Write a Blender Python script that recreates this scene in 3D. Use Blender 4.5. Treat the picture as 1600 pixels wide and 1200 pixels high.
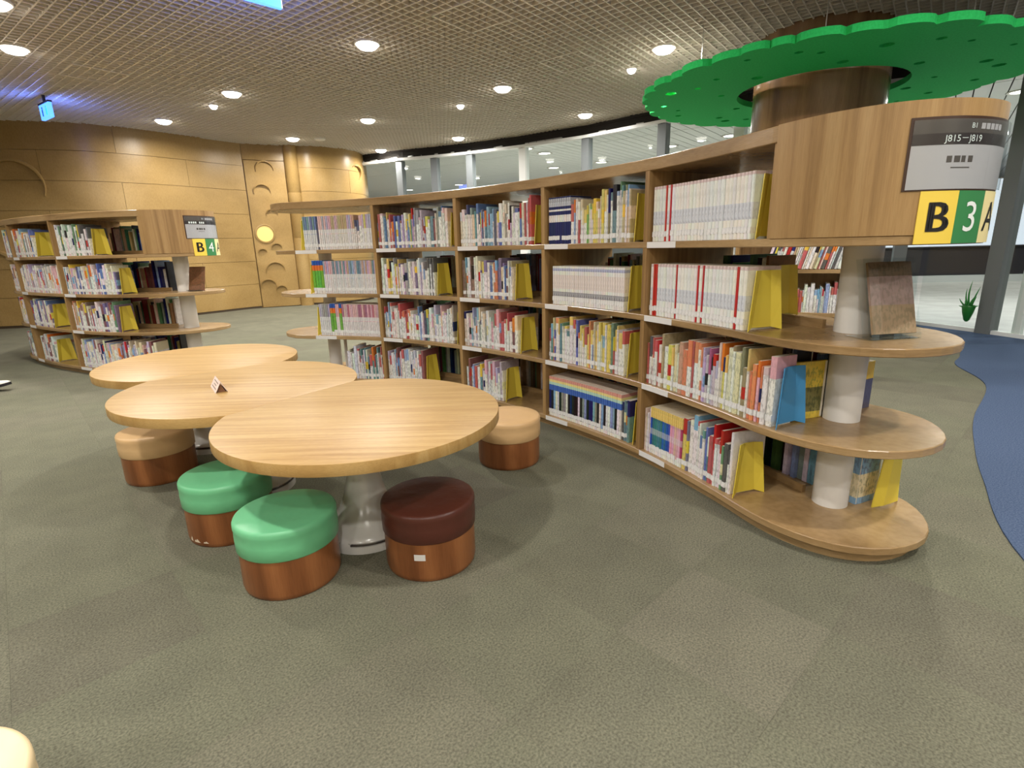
import bpy, bmesh, math, random
from mathutils import Vector, Matrix

for o in list(bpy.data.objects):
    bpy.data.objects.remove(o, do_unlink=True)
SC = bpy.context.scene
COL = SC.collection
PI = math.pi

# ------------------------------------------------------------------ camera
EYE = 1.15
FPX, PITCH, ROLL = 836.546, math.radians(14.518138), math.radians(-1.396458)
_fw = Vector((0, math.cos(PITCH), -math.sin(PITCH)))
_rt = Vector((1, 0, 0)); _up = _rt.cross(_fw)
_r2 = _rt * math.cos(ROLL) + _up * math.sin(ROLL)
_u2 = -_rt * math.sin(ROLL) + _up * math.cos(ROLL)
cd = bpy.data.cameras.new('camera'); cam = bpy.data.objects.new('camera', cd); COL.objects.link(cam)
cd.sensor_width = 36; cd.lens = 36 * FPX / 1600; cd.clip_start = .02; cd.clip_end = 200
cam.matrix_world = Matrix(((_r2.x, _u2.x, -_fw.x, 0), (_r2.y, _u2.y, -_fw.y, 0), (_r2.z, _u2.z, -_fw.z, EYE), (0, 0, 0, 1)))
SC.camera = cam

# ------------------------------------------------------------------ world, exposure
W = bpy.data.worlds.new('world'); SC.world = W; W.use_nodes = True
W.node_tree.nodes['Background'].inputs[0].default_value = (1, .95, .88, 1)
W.node_tree.nodes['Background'].inputs[1].default_value = 0
SC.view_settings.view_transform = 'Standard'; SC.view_settings.look = 'None'
SC.view_settings.gamma = 1; SC.view_settings.use_curve_mapping = False
SC.view_settings.exposure = 0.0

CEIL = 3.2
LAMP_W = 47.0         # watts of one big downlight
LAMP_COL = (1, .955, .885)
# downlights the picture shows, and those of the same ceiling grid beside, above and behind the camera, the rearmost row added as frontal fill
BIG_SEEN = [(-4.95, 6.12), (-1.41, 6.24), (1.75, 6.58), (-3.63, 7.88), (-5.43, 9.31), (-.03, 7.95), (-2.26, 9.60), (1.31, 9.61), (-.93, 11.28), (-4.02, 10.95), (-2.69, 12.40)]
BIG_OUT = [(-4.21, 5.10), (-1.31, 4.9), (.43, 4.95), (2.5, 3.3), (-3.2, 3.2), (-5.9, 3.2), (-1.2, .6), (-4.2, .8), (1.9, .6), (4.3, 3.3), (.2, -1.4), (-2.8, -1.6), (3.3, -1.2), (-4.6, -3.6), (-1.4, -3.7), (1.6, -3.7), (4.8, -3.2)]
BIG = BIG_SEEN + BIG_OUT
SMALL = [(1.55, 7.27), (-4.19, 8.47), (-.67, 8.80)]
def area(name, loc, w, size, col, spread=174, rot=(0, 0, 0)):
    l = bpy.data.lights.new(name, 'AREA'); l.shape = 'DISK'; l.size = size; l.energy = w; l.color = col; l.spread = math.radians(spread)
    o = bpy.data.objects.new(name, l); o.location = loc; o.rotation_euler = rot; COL.objects.link(o); return o
for i, (x, y) in enumerate(BIG_SEEN): area(f'downlight_{i + 1}', (x, y, CEIL - .075), LAMP_W, .16, LAMP_COL)
for i, (x, y) in enumerate(BIG_OUT): area(f'downlight_{i + 1}_offscreen', (x, y, CEIL - .075), LAMP_W, .16, LAMP_COL)
for i, (x, y) in enumerate(SMALL): area(f'accent_light_{i + 1}', (x, y, CEIL - .075), 14, .08, LAMP_COL)
# lobby ceiling lamps seen through the glazing, and those of the same lobby to the right of the picture
LOBBY_SEEN = [(.40, 11.75), (.82, 12.37), (1.20, 14.64), (2.29, 13.89), (3.37, 11.87), (4.22, 10.88), (-1.53, 18.0), (-3.31, 19.2), (7.16, 8.16)]
LOBBY_OUT = [(8.6, 8.6), (8.2, 5.4), (11.5, 12.0), (12.5, 7.5), (9, 2)]
for i, (x, y) in enumerate(LOBBY_SEEN): area(f'lobby_lamp_{i + 1}', (x, y, 3.01), 44, .35, (1, .97, .92))
for i, (x, y) in enumerate(LOBBY_OUT): area(f'lobby_lamp_{i + 1}_offscreen', (x, y, 3.01), 44, .35, (1, .97, .92))

# ------------------------------------------------------------------ helpers
def lin(r, g, b):
    f = lambda c: (c / 255) / 12.92 if c / 255 <= .04045 else ((c / 255 + .055) / 1.055) ** 2.4
    return (f(r), f(g), f(b), 1)
def obj(name, me, mat=None, parent=None, loc=None, rz=None):
    o = bpy.data.objects.new(name, me); COL.objects.link(o)
    if mat is not None and me is not None and not me.materials:
        for m in (mat if isinstance(mat, (list, tuple)) else [mat]): me.materials.append(m)
    if parent: o.parent = parent
    if loc is not None: o.location = loc
    if rz is not None: o.rotation_euler = (0, 0, rz)
    return o
def thing(name, label, cat, loc=(0, 0, 0), rz=0, group=None):
    o = obj(name, None, None, None, loc, rz); o.empty_display_size = .1; return tag(o, label, cat, group)
def tag(o, label, cat, group=None, kind=None):
    o['label'] = label; o['category'] = cat
    if group: o['group'] = group
    if kind: o['kind'] = kind
    return o
def struct(o): o['kind'] = 'structure'; return o
def mesh(name, vs, fs, smooth=False):
    me = bpy.data.meshes.new(name); me.from_pydata([tuple(v) for v in vs], [], fs); me.update()
    if smooth: me.shade_smooth()
    return me
class MB:
    def __init__(s): s.v = []; s.f = []
    def add(s, vs, fs):
        n = len(s.v); s.v += [tuple(v) for v in vs]; s.f += [tuple(i + n for i in f) for f in fs]; return s
    def box(s, x0, x1, y0, y1, z0, z1, M=None):
        vs = [Vector(p) for p in ((x0, y0, z0), (x1, y0, z0), (x1, y1, z0), (x0, y1, z0), (x0, y0, z1), (x1, y0, z1), (x1, y1, z1), (x0, y1, z1))]
        if M: vs = [M @ p for p in vs]
        return s.add(vs, [(3, 2, 1, 0), (4, 5, 6, 7), (0, 1, 5, 4), (1, 2, 6, 5), (2, 3, 7, 6), (3, 0, 4, 7)])
    def prism(s, pts, z0, z1):
        n = len(pts)
        return s.add([(p[0], p[1], z0) for p in pts] + [(p[0], p[1], z1) for p in pts],
                     [tuple(range(n - 1, -1, -1)), tuple(range(n, 2 * n))] + [(i, (i + 1) % n, (i + 1) % n + n, i + n) for i in range(n)])
    def lathe(s, prof, n=40, c=(0, 0, 0), cap=True):
        vs = []; fs = []
        for r, z in prof:
            for k in range(n):
                a = 2 * PI * k / n; vs.append((c[0] + r * math.cos(a), c[1] + r * math.sin(a), c[2] + z))
        for j in range(len(prof) - 1):
            for k in range(n):
                a, b = j * n + k, j * n + (k + 1) % n; fs.append((a, b, b + n, a + n))
        if cap: fs.append(tuple(range(n - 1, -1, -1))); m = (len(prof) - 1) * n; fs.append(tuple(range(m, m + n)))
        return s.add(vs, fs)
    def strip(s, A, B, z0, z1):            # vertical sheet with thickness between two polylines A (outer) and B (inner)
        n = len(A); vs = [(p[0], p[1], z0) for p in A] + [(p[0], p[1], z1) for p in A] + [(p[0], p[1], z0) for p in B] + [(p[0], p[1], z1) for p in B]
        fs = []
        for i in range(n - 1):
            fs += [(i, i + 1, i + 1 + n, i + n), (i + 1 + 2 * n, i + 2 * n, i + 3 * n, i + 1 + 3 * n),
                   (i + n, i + 1 + n, i + 1 + 3 * n, i + 3 * n), (i + 1, i, i + 2 * n, i + 1 + 2 * n)]
        fs += [(0, n, 3 * n, 2 * n), (n - 1, 3 * n - 1, 4 * n - 1, 2 * n - 1)]
        return s.add(vs, fs)
    def tube(s, pts, r, n=8):
        pts = [Vector(p) for p in pts]; rings = []
        for i, p in enumerate(pts):
            d = (pts[min(i + 1, len(pts) - 1)] - pts[max(i - 1, 0)]).normalized()
            a = d.cross(Vector((0, 0, 1)) if abs(d.z) < .9 else Vector((1, 0, 0))).normalized(); b = d.cross(a)
            rr = r[i] if isinstance(r, (list, tuple)) else r
            rings.append([p + (a * math.cos(2 * PI * k / n) + b * math.sin(2 * PI * k / n)) * rr for k in range(n)])
        vs = [v for g in rings for v in g]; fs = []
        for j in range(len(pts) - 1):
            for k in range(n): a, b = j * n + k, j * n + (k + 1) % n; fs.append((a, b, b + n, a + n))
        fs.append(tuple(range(n - 1, -1, -1))); m = (len(pts) - 1) * n; fs.append(tuple(range(m, m + n)))
        return s.add(vs, fs)
    def me(s, name, smooth=False, angle=None):
        m = mesh(name, s.v, s.f)
        bm = bmesh.new(); bm.from_mesh(m); bmesh.ops.recalc_face_normals(bm, faces=bm.faces[:]); bm.to_mesh(m); bm.free()
        if smooth:
            m.shade_smooth()
            if angle: m.set_sharp_from_angle(angle=math.radians(angle))
        return m
def bevel(me, w, seg=2, ang=40):
    bm = bmesh.new(); bm.from_mesh(me)
    es = [e for e in bm.edges if len(e.link_faces) == 2 and e.calc_face_angle(0) > math.radians(ang)]
    bmesh.ops.bevel(bm, geom=es, offset=w, segments=seg, affect='EDGES', profile=.5); bm.to_mesh(me); bm.free(); return me
def catmull(P, n=8, closed=False):
    P = [Vector((*p, 0)[:3]) if len(p) == 2 else Vector(p) for p in P]; out = []; N = len(P)
    for i in range(N if closed else N - 1):
        g = lambda k: P[k % N] if closed else P[max(0, min(N - 1, k))]
        a, b, c, d = g(i - 1), g(i), g(i + 1), g(i + 2)
        for k in range(n):
            t = k / n
            out.append(.5 * ((2 * b) + (-a + c) * t + (2 * a - 5 * b + 4 * c - d) * t * t + (-a + 3 * b - 3 * c + d) * t ** 3))
    if not closed: out.append(P[-1])
    return out
class Curve:                                # polyline by arc length; inward side = inn(s)
    def __init__(s, pts, sign=1):
        s.p = [Vector((p[0], p[1])) for p in pts]; s.d = [0]; s.sign = sign
        for a, b in zip(s.p, s.p[1:]): s.d.append(s.d[-1] + (b - a).length)
        s.L = s.d[-1]
    def at(s, t):
        t = max(0, min(s.L - 1e-6, t))
        lo, hi = 0, len(s.d) - 1
        while hi - lo > 1:
            m = (lo + hi) // 2
            if s.d[m] <= t: lo = m
            else: hi = m
        k = (t - s.d[lo]) / (s.d[hi] - s.d[lo]); return s.p[lo].lerp(s.p[hi], k)
    def tan(s, t, e=.03): return (s.at(t + e) - s.at(t - e)).normalized()
    def inn(s, t): v = s.tan(t); return Vector((-v.y, v.x)) * s.sign
    def near(s, q): q = Vector(q); i = min(range(len(s.p)), key=lambda k: (s.p[k] - q).length); return s.d[i]
    def az(s, a, lo, hi):                   # arc length where the bearing from the origin is a degrees
        a = math.radians(a); n = 600; prev = None
        for k in range(n + 1):
            t = lo + (hi - lo) * k / n; p = s.at(t); v = math.atan2(p.x, p.y) - a
            if prev is not None and prev * v <= 0: return t
            prev = v
        return hi
    def seg(s, a, b, n, off=0): return [s.at(a + (b - a) * k / n) + s.inn(a + (b - a) * k / n) * off for k in range(n + 1)]

# ------------------------------------------------------------------ materials
def mat(name, base=(.8, .8, .8, 1), rough=.5, spec=.5, **kw):
    m = bpy.data.materials.new(name); m.use_nodes = True; b = m.node_tree.nodes['Principled BSDF']
    b.inputs['Base Color'].default_value = base; b.inputs['Roughness'].default_value = rough; b.inputs['Specular IOR Level'].default_value = spec
    for k, v in kw.items(): b.inputs[k.replace('_', ' ')].default_value = v
    return m
def N(m, t, **kw):
    n = m.node_tree.nodes.new(t)
    for k, v in kw.items():
        if k in n.inputs: n.inputs[k].default_value = v
        else: setattr(n, k, v)
    return n
def L(m, a, b): m.node_tree.links.new(a, b)
def bsdf(m): return m.node_tree.nodes['Principled BSDF']
def noise(m, scale, nscale=1., detail=4, rot=(0, 0, 0), src='Object', dist=0.):
    tc = N(m, 'ShaderNodeTexCoord'); mp = N(m, 'ShaderNodeMapping'); mp.inputs['Scale'].default_value = scale; mp.inputs['Rotation'].default_value = rot
    nz = N(m, 'ShaderNodeTexNoise'); nz.inputs['Scale'].default_value = nscale; nz.inputs['Detail'].default_value = detail; nz.inputs['Distortion'].default_value = dist
    L(m, tc.outputs[src], mp.inputs[0]); L(m, mp.outputs[0], nz.inputs['Vector']); return nz
def ramp(m, fac, stops):
    r = N(m, 'ShaderNodeValToRGB'); e = r.color_ramp.elements
    while len(e) < len(stops): e.new(.5)
    for k, (p, c) in enumerate(stops): e[k].position = p; e[k].color = c
    L(m, fac, r.inputs[0]); return r
def bump(m, h, strength, dist=.01):
    b = N(m, 'ShaderNodeBump'); b.inputs['Strength'].default_value = strength; b.inputs['Distance'].default_value = dist
    L(m, h, b.inputs['Height']); L(m, b.outputs[0], bsdf(m).inputs['Normal'])
def mixc(m, fac, a, b, mode='MIX'):
    x = N(m, 'ShaderNodeMix', data_type='RGBA', blend_type=mode)
    for k, v in ((0, fac), (6, a), (7, b)):
        if hasattr(v, 'links'): L(m, v, x.inputs[k])
        else: x.inputs[k].default_value = v
    return x.outputs[2]
def wood(name, dark, mid, light, scale, rough=.4, nscale=1., rot=(0, 0, 0), spec=.4, fine=(40, 40, 3), coat=0.):
    m = mat(name, mid, rough, spec); nz = noise(m, scale, nscale, 5, rot, dist=.6)
    r = ramp(m, nz.outputs[0], [(.28, dark), (.5, mid), (.72, light)])
    n2 = noise(m, fine, 6, 3, rot); r2 = ramp(m, n2.outputs[0], [(.35, (.80, .78, .74, 1)), (.6, (1, 1, 1, 1))])
    c = mixc(m, .6, r.outputs[0], r2.outputs[0], 'MULTIPLY'); L(m, c, bsdf(m).inputs['Base Color'])
    bump(m, n2.outputs[0], .08, .002)
    if coat: bsdf(m).inputs['Coat Weight'].default_value = coat; bsdf(m).inputs['Coat Roughness'].default_value = .2
    return m
OAK = wood('oak_shelf', lin(126, 99, 64), lin(164, 134, 93), lin(184, 155, 113), (1.3, 1.3, 9), .27, 1.2, fine=(6, 6, 60), spec=.5)
OAKV = wood('oak_veneer_upright', lin(132, 101, 62), lin(168, 134, 88), lin(180, 148, 101), (24, 24, .55), .36, 1.0, fine=(80, 80, 3))
BIRCH = wood('table_veneer', lin(168, 130, 74), lin(186, 150, 92), lin(196, 163, 107), (1.6, 42, 8), .44, 1.0, (0, 0, -.66), .35, fine=(7, 90, 60))
STOOLW = wood('stool_veneer', lin(112, 66, 36), lin(146, 92, 54), lin(170, 112, 68), (10, 10, .7), .32, 1.2, fine=(60, 60, 3))
PLY = wood('plywood_wall', lin(148, 120, 72), lin(168, 138, 86), lin(180, 151, 100), (.6, .6, .9), .34, 1.4, fine=(14, 14, 5), spec=.35)
COLW = wood('column_veneer', lin(100, 74, 48), lin(132, 100, 68), lin(150, 118, 82), (5, 5, .4), .25, 1.2, fine=(40, 40, 2), coat=.3)
PLINTH = mat('plinth_dark', lin(72, 58, 42), .6)
WHITEP = mat('pillar_white', lin(224, 222, 218), .5)
PLASTW = mat('white_plastic', lin(228, 226, 220), .35)
def tint(name, c1, c2, sc, rough=.8, bs=.3, spec=.2, det=6, dist=.004):
    m = mat(name, c1, rough, spec); nz = noise(m, (1, 1, 1), sc, det); r = ramp(m, nz.outputs[0], [(.35, c1), (.65, c2)])
    L(m, r.outputs[0], bsdf(m).inputs['Base Color'])
    if bs: bump(m, nz.outputs[0], bs, dist)
    return m
def carpet(name, c1, c2):
    m = mat(name, c1, .95, .05); n1 = noise(m, (1, 1, 1), 160, 3); n2 = noise(m, (1, 1, 1), 5, 4)
    r = ramp(m, n1.outputs[0], [(.3, c1), (.7, c2)]); r2 = ramp(m, n2.outputs[0], [(.3, (.90, .90, .90, 1)), (.7, (1.06, 1.06, 1.04, 1))])
    at = N(m, 'ShaderNodeAttribute', attribute_name='tone')
    c = mixc(m, 1., r.outputs[0], r2.outputs[0], 'MULTIPLY'); c = mixc(m, 1., c, at.outputs['Color'], 'MULTIPLY')
    L(m, c, bsdf(m).inputs['Base Color']); bump(m, n1.outputs[0], .5, .004); return m
CARPET = carpet('carpet_grey_green', lin(92, 91, 78), lin(129, 127, 110))
BLUEC = tint('carpet_blue', lin(64, 79, 106), lin(90, 104, 130), 160, .95, .4, .05)
GRIDM = mat('ceiling_grid_paint', lin(222, 214, 202), .55)
PLENUM = mat('plenum_dark', lin(112, 100, 82), .9)
LENS = mat('lamp_lens', (1, 1, 1, 1), .4); bsdf(LENS).inputs['Emission Color'].default_value = (1, .95, .86, 1); bsdf(LENS).inputs['Emission Strength'].default_value = 14
TRIMM = mat('lamp_trim', lin(225, 220, 210), .4)
GREENF = tint('canopy_green_felt', lin(38, 176, 88), lin(46, 190, 98), 60, .8, .1)
def vinyl(name, c):
    m = mat(name, c, .38, .45); nz = noise(m, (1, 1, 1), 9, 3); bump(m, nz.outputs[0], .25, .02); return m
VGREEN = vinyl('vinyl_green', lin(116, 198, 146)); VBROWN = vinyl('vinyl_brown', lin(88, 46, 36)); VTAN = vinyl('vinyl_tan', lin(222, 184, 134))
YEL = mat('bookend_yellow', lin(230, 208, 76), .4); BLU = mat('bookend_blue', lin(70, 146, 200), .4)
METAL = mat('mullion_grey', lin(112, 117, 119), .45, Metallic=.3); METALW = mat('mullion_white', lin(222, 224, 222), .4)
DARK = mat('gap_shade_and_backing_black', lin(40, 36, 32), .8)  # shade of the gap over the glazing as colour; also backs lobby slats
def glassy(name, tintc=(.93, .96, .95, 1), refl=.10):
    m = bpy.data.materials.new(name); m.use_nodes = True; nt = m.node_tree; nt.nodes.remove(nt.nodes['Principled BSDF'])
    t = N(m, 'ShaderNodeBsdfTransparent'); t.inputs[0].default_value = tintc; g = N(m, 'ShaderNodeBsdfGlossy'); g.inputs['Roughness'].default_value = .02
    fr = N(m, 'ShaderNodeFresnel'); fr.inputs[0].default_value = 1.45; mx = N(m, 'ShaderNodeMixShader'); ge = N(m, 'ShaderNodeNewGeometry')
    inv = N(m, 'ShaderNodeMath', operation='SUBTRACT'); inv.inputs[0].default_value = 1; L(m, ge.outputs['Backfacing'], inv.inputs[1])
    mul = N(m, 'ShaderNodeMath', operation='MULTIPLY'); L(m, fr.outputs[0], mul.inputs[0]); L(m, inv.outputs[0], mul.inputs[1])
    L(m, mul.outputs[0], mx.inputs[0]); L(m, t.outputs[0], mx.inputs[1]); L(m, g.outputs[0], mx.inputs[2])
    L(m, mx.outputs[0], nt.nodes['Material Output'].inputs[0]); return m
GLASS = glassy('window_glass'); ACRYL = glassy('clear_acrylic', (.95, .97, .97, 1))
# printed matter: colour comes from the mesh attribute "col", alpha = strength of the printed speckle
PRINT = mat('book_print', (.8, .8, .8, 1), .38, .4)
_at = N(PRINT, 'ShaderNodeAttribute', attribute_name='col'); _nz = noise(PRINT, (90, 90, 45), 1.0, 2)
_rr = ramp(PRINT, _nz.outputs[0], [(.50, (0, 0, 0, 1)), (.56, (1, 1, 1, 1))])
_mm = N(PRINT, 'ShaderNodeMath', operation='MULTIPLY'); L(PRINT, _rr.outputs[0], _mm.inputs[0]); L(PRINT, _at.outputs['Alpha'], _mm.inputs[1])
_hs = N(PRINT, 'ShaderNodeHueSaturation', Hue=.56, Saturation=.9, Value=.42); L(PRINT, _at.outputs['Color'], _hs.inputs['Color'])
L(PRINT, mixc(PRINT, _mm.outputs[0], _at.outputs['Color'], _hs.outputs[0]), bsdf(PRINT).inputs['Base Color'])
def flat(name, c, rough=.5, emit=0):
    m = mat(name, c, rough)
    if emit: bsdf(m).inputs['Emission Color'].default_value = c; bsdf(m).inputs['Emission Strength'].default_value = emit
    return m

# ------------------------------------------------------------------ text helper
def text_geo(body, size, bold=0.):
    cu = bpy.data.curves.new('t', 'FONT'); cu.body = body; cu.size = size; cu.align_x = 'CENTER'; cu.align_y = 'CENTER'; cu.resolution_u = 3; cu.offset = bold
    o = bpy.data.objects.new('t', cu); COL.objects.link(o); dg = bpy.context.evaluated_depsgraph_get()
    me = bpy.data.meshes.new_from_object(o.evaluated_get(dg)); vs = [v.co.copy() for v in me.vertices]; fs = [tuple(p.vertices) for p in me.polygons]
    bpy.data.objects.remove(o); bpy.data.curves.remove(cu); bpy.data.meshes.remove(me); return vs, fs

# =================================================================== SETTING
# ---- floor: slab, carpet tiles, blue carpet
fl = struct(obj('floor', MB().box(-11, 7, -5, 14.5, -.06, -.004).me('floor'), mat('floor_base', lin(98, 96, 82), .95))); fl['label'] = 'grey green carpet tile floor of the reading room'
TS, TA = .455, math.radians(43)
tu, tv = Vector((math.cos(TA), math.sin(TA))), Vector((-math.sin(TA), math.cos(TA)))
rnd = random.Random(5)
T0 = Vector((.305, 1.397))
def set_tone(me, cols, dom='FACE'):
    a = me.attributes.new('tone', 'FLOAT_COLOR', dom); a.data.foreach_set('color', [c for q in cols for c in q])
TONES = [.92, .95, .98, 1.0, 1.03, 1.07]
tile_me = []
for tn in TONES:
    h = TS / 2 - .0002; m = MB().box(-h, h, -h, h, -.013, 0).me('carpet_tile'); m.materials.append(CARPET)
    set_tone(m, [(tn, tn * (1 + .02 * math.sin(tn * 40)), tn, 1)] * len(m.polygons)); tile_me.append(m)
tiles = []
for i in range(-40, 40):
    for j in range(-40, 40):
        c = T0 + tu * (i + .5) * TS + tv * (j + .5) * TS
        if -10.5 < c.x < 6.8 and -4.5 < c.y < 14:
            tn = 3 if (i + j) % 2 else 2
            tn = rnd.choice([0, 1, 2, 3, 3, 4, 4]) if rnd.random() < .75 else tn
            if (i, j) == (0, -1): tn = 5
            if (i, j) in ((0, 0), (1, -1), (0, -2), (-1, -1)): tn = 1
            tiles.append((c, tn))
def inview(c): return c.y > .55 and abs(c.x) < .98 * c.y + .5
tiles.sort(key=lambda t: (not inview(t[0]), t[0].length))
rest = MB(); rcols = []
for k, (c, tn) in enumerate(tiles):
    if k < 300: o = obj('carpet_tile', tile_me[tn], None, fl, (c.x, c.y, 0), TA)
    else:
        h = TS / 2 - .0002; rest.box(-h, h, -h, h, -.013, 0, Matrix.Translation((c.x, c.y, 0)) @ Matrix.Rotation(TA, 4, 'Z')); rcols += [(TONES[tn],) * 3 + (1,)] * 6
m = mesh('carpet_tile_field', rest.v, rest.f); set_tone(m, rcols); o = obj('carpet_tile_field', m, CARPET, fl); o['kind'] = 'stuff'
edge = catmull([(1.2, -2.5), (1.75, -.6), (1.52, .6), (1.83, 1.69), (2.26, 2.37), (2.62, 2.85), (3.0, 3.3), (3.72, 4.05), (4.05, 4.75), (4.41, 5.14), (5.05, 6.0), (5.38, 7.2)], 8)
poly = [(p.x, p.y) for p in edge] + [(5.5, 7.1), (5.68, 6.25), (5.78, 5.75), (6.0, 4.8), (6.3, 3.4), (6.5, -2.5)]
o = struct(obj('floor_blue_carpet', MB().prism(poly, -.004, .006).me('floor_blue_carpet'), BLUEC)); o['label'] = 'blue carpet with a wavy edge beside the grey green tiles'

# ---- ceiling: plenum, open grid, access panels
ce = struct(obj('ceiling', MB().box(-11, 7.5, -5, 14.5, CEIL + .14, CEIL + .18).me('ceiling'), PLENUM)); ce['label'] = 'brown open-cell metal grid ceiling'
GA = math.radians(52); CELL = .09
gu, gv = Vector((math.cos(GA), math.sin(GA))), Vector((-math.sin(GA), math.cos(GA)))
G0 = Vector((-.321, 6.013))
g = MB()
def clip_line(p, d):
    lo, hi = -60, 60
    for a, mn, mx in ((0, -10.9, 7.3), (1, -4.8, 14.3)):
        if abs(d[a]) < 1e-9: continue
        t0, t1 = sorted(((mn - p[a]) / d[a], (mx - p[a]) / d[a])); lo, hi = max(lo, t0), min(hi, t1)
    return (lo, hi) if hi - lo > .05 else None
for (d, e, ang) in ((gu, gv, GA), (gv, -gu, GA + PI / 2)):
    for k in range(-220, 220):
        p = G0 + e * (k * CELL); c = clip_line(p, d)
        if c:
            M = Matrix.Translation((p.x, p.y, CEIL)) @ Matrix.Rotation(ang, 4, 'Z')
            g.box(c[0], c[1], -.0055, .0055, 0 if ang == GA else .001, .05, M)
o = obj('grid_blades', mesh('grid_blades', g.v, g.f), GRIDM, ce); o['kind'] = 'stuff'
for (cx, cy) in ((-.29, 5.62), (.80, 6.98), (-4.82, 7.03)):
    a = Vector((cx, cy)) - G0; k1, k2 = round(a.dot(gu) / CELL), round(a.dot(gv) / CELL); c = G0 + gu * k1 * CELL + gv * k2 * CELL
    f = MB(); M = Matrix.Translation((c.x, c.y, CEIL)) @ Matrix.Rotation(GA, 4, 'Z'); h = 3 * CELL
    for s in (-1, 1):
        f.box(-h - .01, h + .01, s * h - .01, s * h + .01, -.006, .05, M); f.box(s * h - .01, s * h + .01, -h, h, -.006, .05, M)
    obj('access_panel_frame', f.me('access_panel_frame'), GRIDM, ce)

# ---- timber walls on the left and behind
def timber_wall(name, pts, sign, z1, rows, seglen, skirt=True):
    c = Curve(catmull(pts, 10), sign)
    n = max(8, int(c.L / .15)); w = MB(); w.strip(c.seg(0, c.L, n, .022), c.seg(0, c.L, n, .16), 0, CEIL + .3)
    wo = struct(obj(name, w.me(name), PLY)); rh = (z1 - .04) / rows; ns = max(1, round(c.L / seglen))
    for r in range(rows):
        off = (r % 2) * .5 * c.L / ns
        cuts = sorted({0, c.L} | {k * c.L / ns + off for k in range(ns + 1) if .2 < k * c.L / ns + off < c.L - .2})
        for a, b in zip(cuts, cuts[1:]):
            k = max(3, int((b - a) / .12)); p = MB()
            p.strip(c.seg(a + .0025, b - .0025, k, 0), c.seg(a + .0025, b - .0025, k, .022), .04 + r * rh + .003, .04 + (r + 1) * rh - .003)
            obj('wall_panel', p.me('wall_panel', True, 40), PLY, wo)
    s = MB(); k = n; s.strip(c.seg(0, c.L, k, .012), c.seg(0, c.L, k, .03), 0, .045); obj('skirting', s.me('skirting', True, 40), PLINTH, wo)
    return wo, c
wl, wlc = timber_wall('wall_left', [(-10.6, 8.8), (-9.4, 8.82), (-8.4, 8.95), (-7.0, 9.3), (-6.3, 9.85), (-5.8, 10.5), (-5.45, 11.05), (-5.2, 11.32)], 1, CEIL + .05, 7, 2.3)
wl['label'] = 'curved plywood panelled wall behind the shorter bookcase'
wb, wbc = timber_wall('wall_back', [(-4.32, 11.75), (-4.0, 11.78), (-3.66, 12.0), (-3.38, 12.33), (-3.24, 12.75), (-3.28, 13.4)], 1, CEIL + .05, 7, 1.6)
wb['label'] = 'convex plywood panelled wall beside the glazing'
# tall panel with round reliefs between them
PA, PB = Vector((-5.196, 11.328)), Vector((-4.512, 11.675)); pd = (PB - PA).normalized(); pn = Vector((pd.y, -pd.x))
M_p = Matrix.Translation((PA.x, PA.y, 0)) @ Matrix.Rotation(math.atan2(pd.y, pd.x), 4, 'Z'); PW = (PB - PA).length
dw = struct(obj('door_1', MB().box(.012, PW - .012, 0, .06, .012, 2.9, M_p).me('door_1'), PLY)); dw['label'] = 'tall plywood door panel with round relief arcs and a lit porthole'
o = struct(obj('trim_1', MB().box(-.02, PW + .02, .05, .12, 0, CEIL + .3, M_p).box(0, PW, .02, .06, 2.915, CEIL + .3, M_p).me('trim_1'), PLY)); o['label'] = 'plywood head and reveal around the tall relief panel'
o = struct(obj('trim_2', MB().lathe([(.135, 0), (.135, 1.4), (.133, 1.402), (.135, 1.405), (.135, 2.3), (.133, 2.302), (.135, 2.305), (.135, CEIL + .3)], 32, (-4.40, 11.74, 0)).me('trim_2', True, 40), PLY)); o['label'] = 'half round timber pilaster beside the relief panel'
def crescent(M, r, w, dep, a0=15, a1=195, n=18):
    mp = M if callable(M) else (lambda q: M @ q)
    vs = []; fs = []
    for k in range(n + 1):
        a = math.radians(a0 + (a1 - a0) * k / n); ww = w * max(.12, math.sin(PI * k / n)) ; dd = dep * max(.3, math.sin(PI * k / n))
        for (rr, y) in ((r, 0.004), (r, -dd), (r + ww, -dd), (r + ww, .004)): vs.append(mp(Vector((rr * math.cos(a), y, rr * math.sin(a)))))
    for k in range(n):
        for q in range(4): a, b = k * 4 + q, k * 4 + (q + 1) % 4; fs.append((a, b, b + 4, a + 4))
    fs += [(3, 2, 1, 0), (n * 4, n * 4 + 1, n * 4 + 2, n * 4 + 3)]
    return MB().add(vs, fs).me('relief_arc', True, 40)
def on_panel(u, z): return M_p @ Matrix.Translation((u, 0, z))
for (u, z, r) in ((.38, 2.72, .16), (.284, 2.29, .155), (.415, 1.87, .105), (.147, 1.12, .075), (.422, 1.20, .097), (.347, .74, .18), (.173, .43, .145), (.415, .34, .10)):
    obj('relief_arc', crescent(on_panel(u, z), r, .026, .06, 0, 190), PLY, dw)
ph = obj('porthole', MB().add([on_panel(.236, 1.50) @ Vector((rr * math.cos(a), y, rr * math.sin(a))) for (rr, y) in ((.19, .002), (.19, -.02), (.165, -.025), (.155, -.004), (.155, .002)) for a in [2 * PI * k / 36 for k in range(36)]],
    [(j * 36 + k, j * 36 + (k + 1) % 36, (j + 1) * 36 + (k + 1) % 36, (j + 1) * 36 + k) for j in range(4) for k in range(36)]).me('porthole', True, 40), PLY, dw)
PORT = flat('porthole_glow', lin(244, 206, 120), .3, .15); PORT.node_tree.nodes['Principled BSDF'].inputs['Base Color'].default_value = lin(240, 210, 130)
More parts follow.
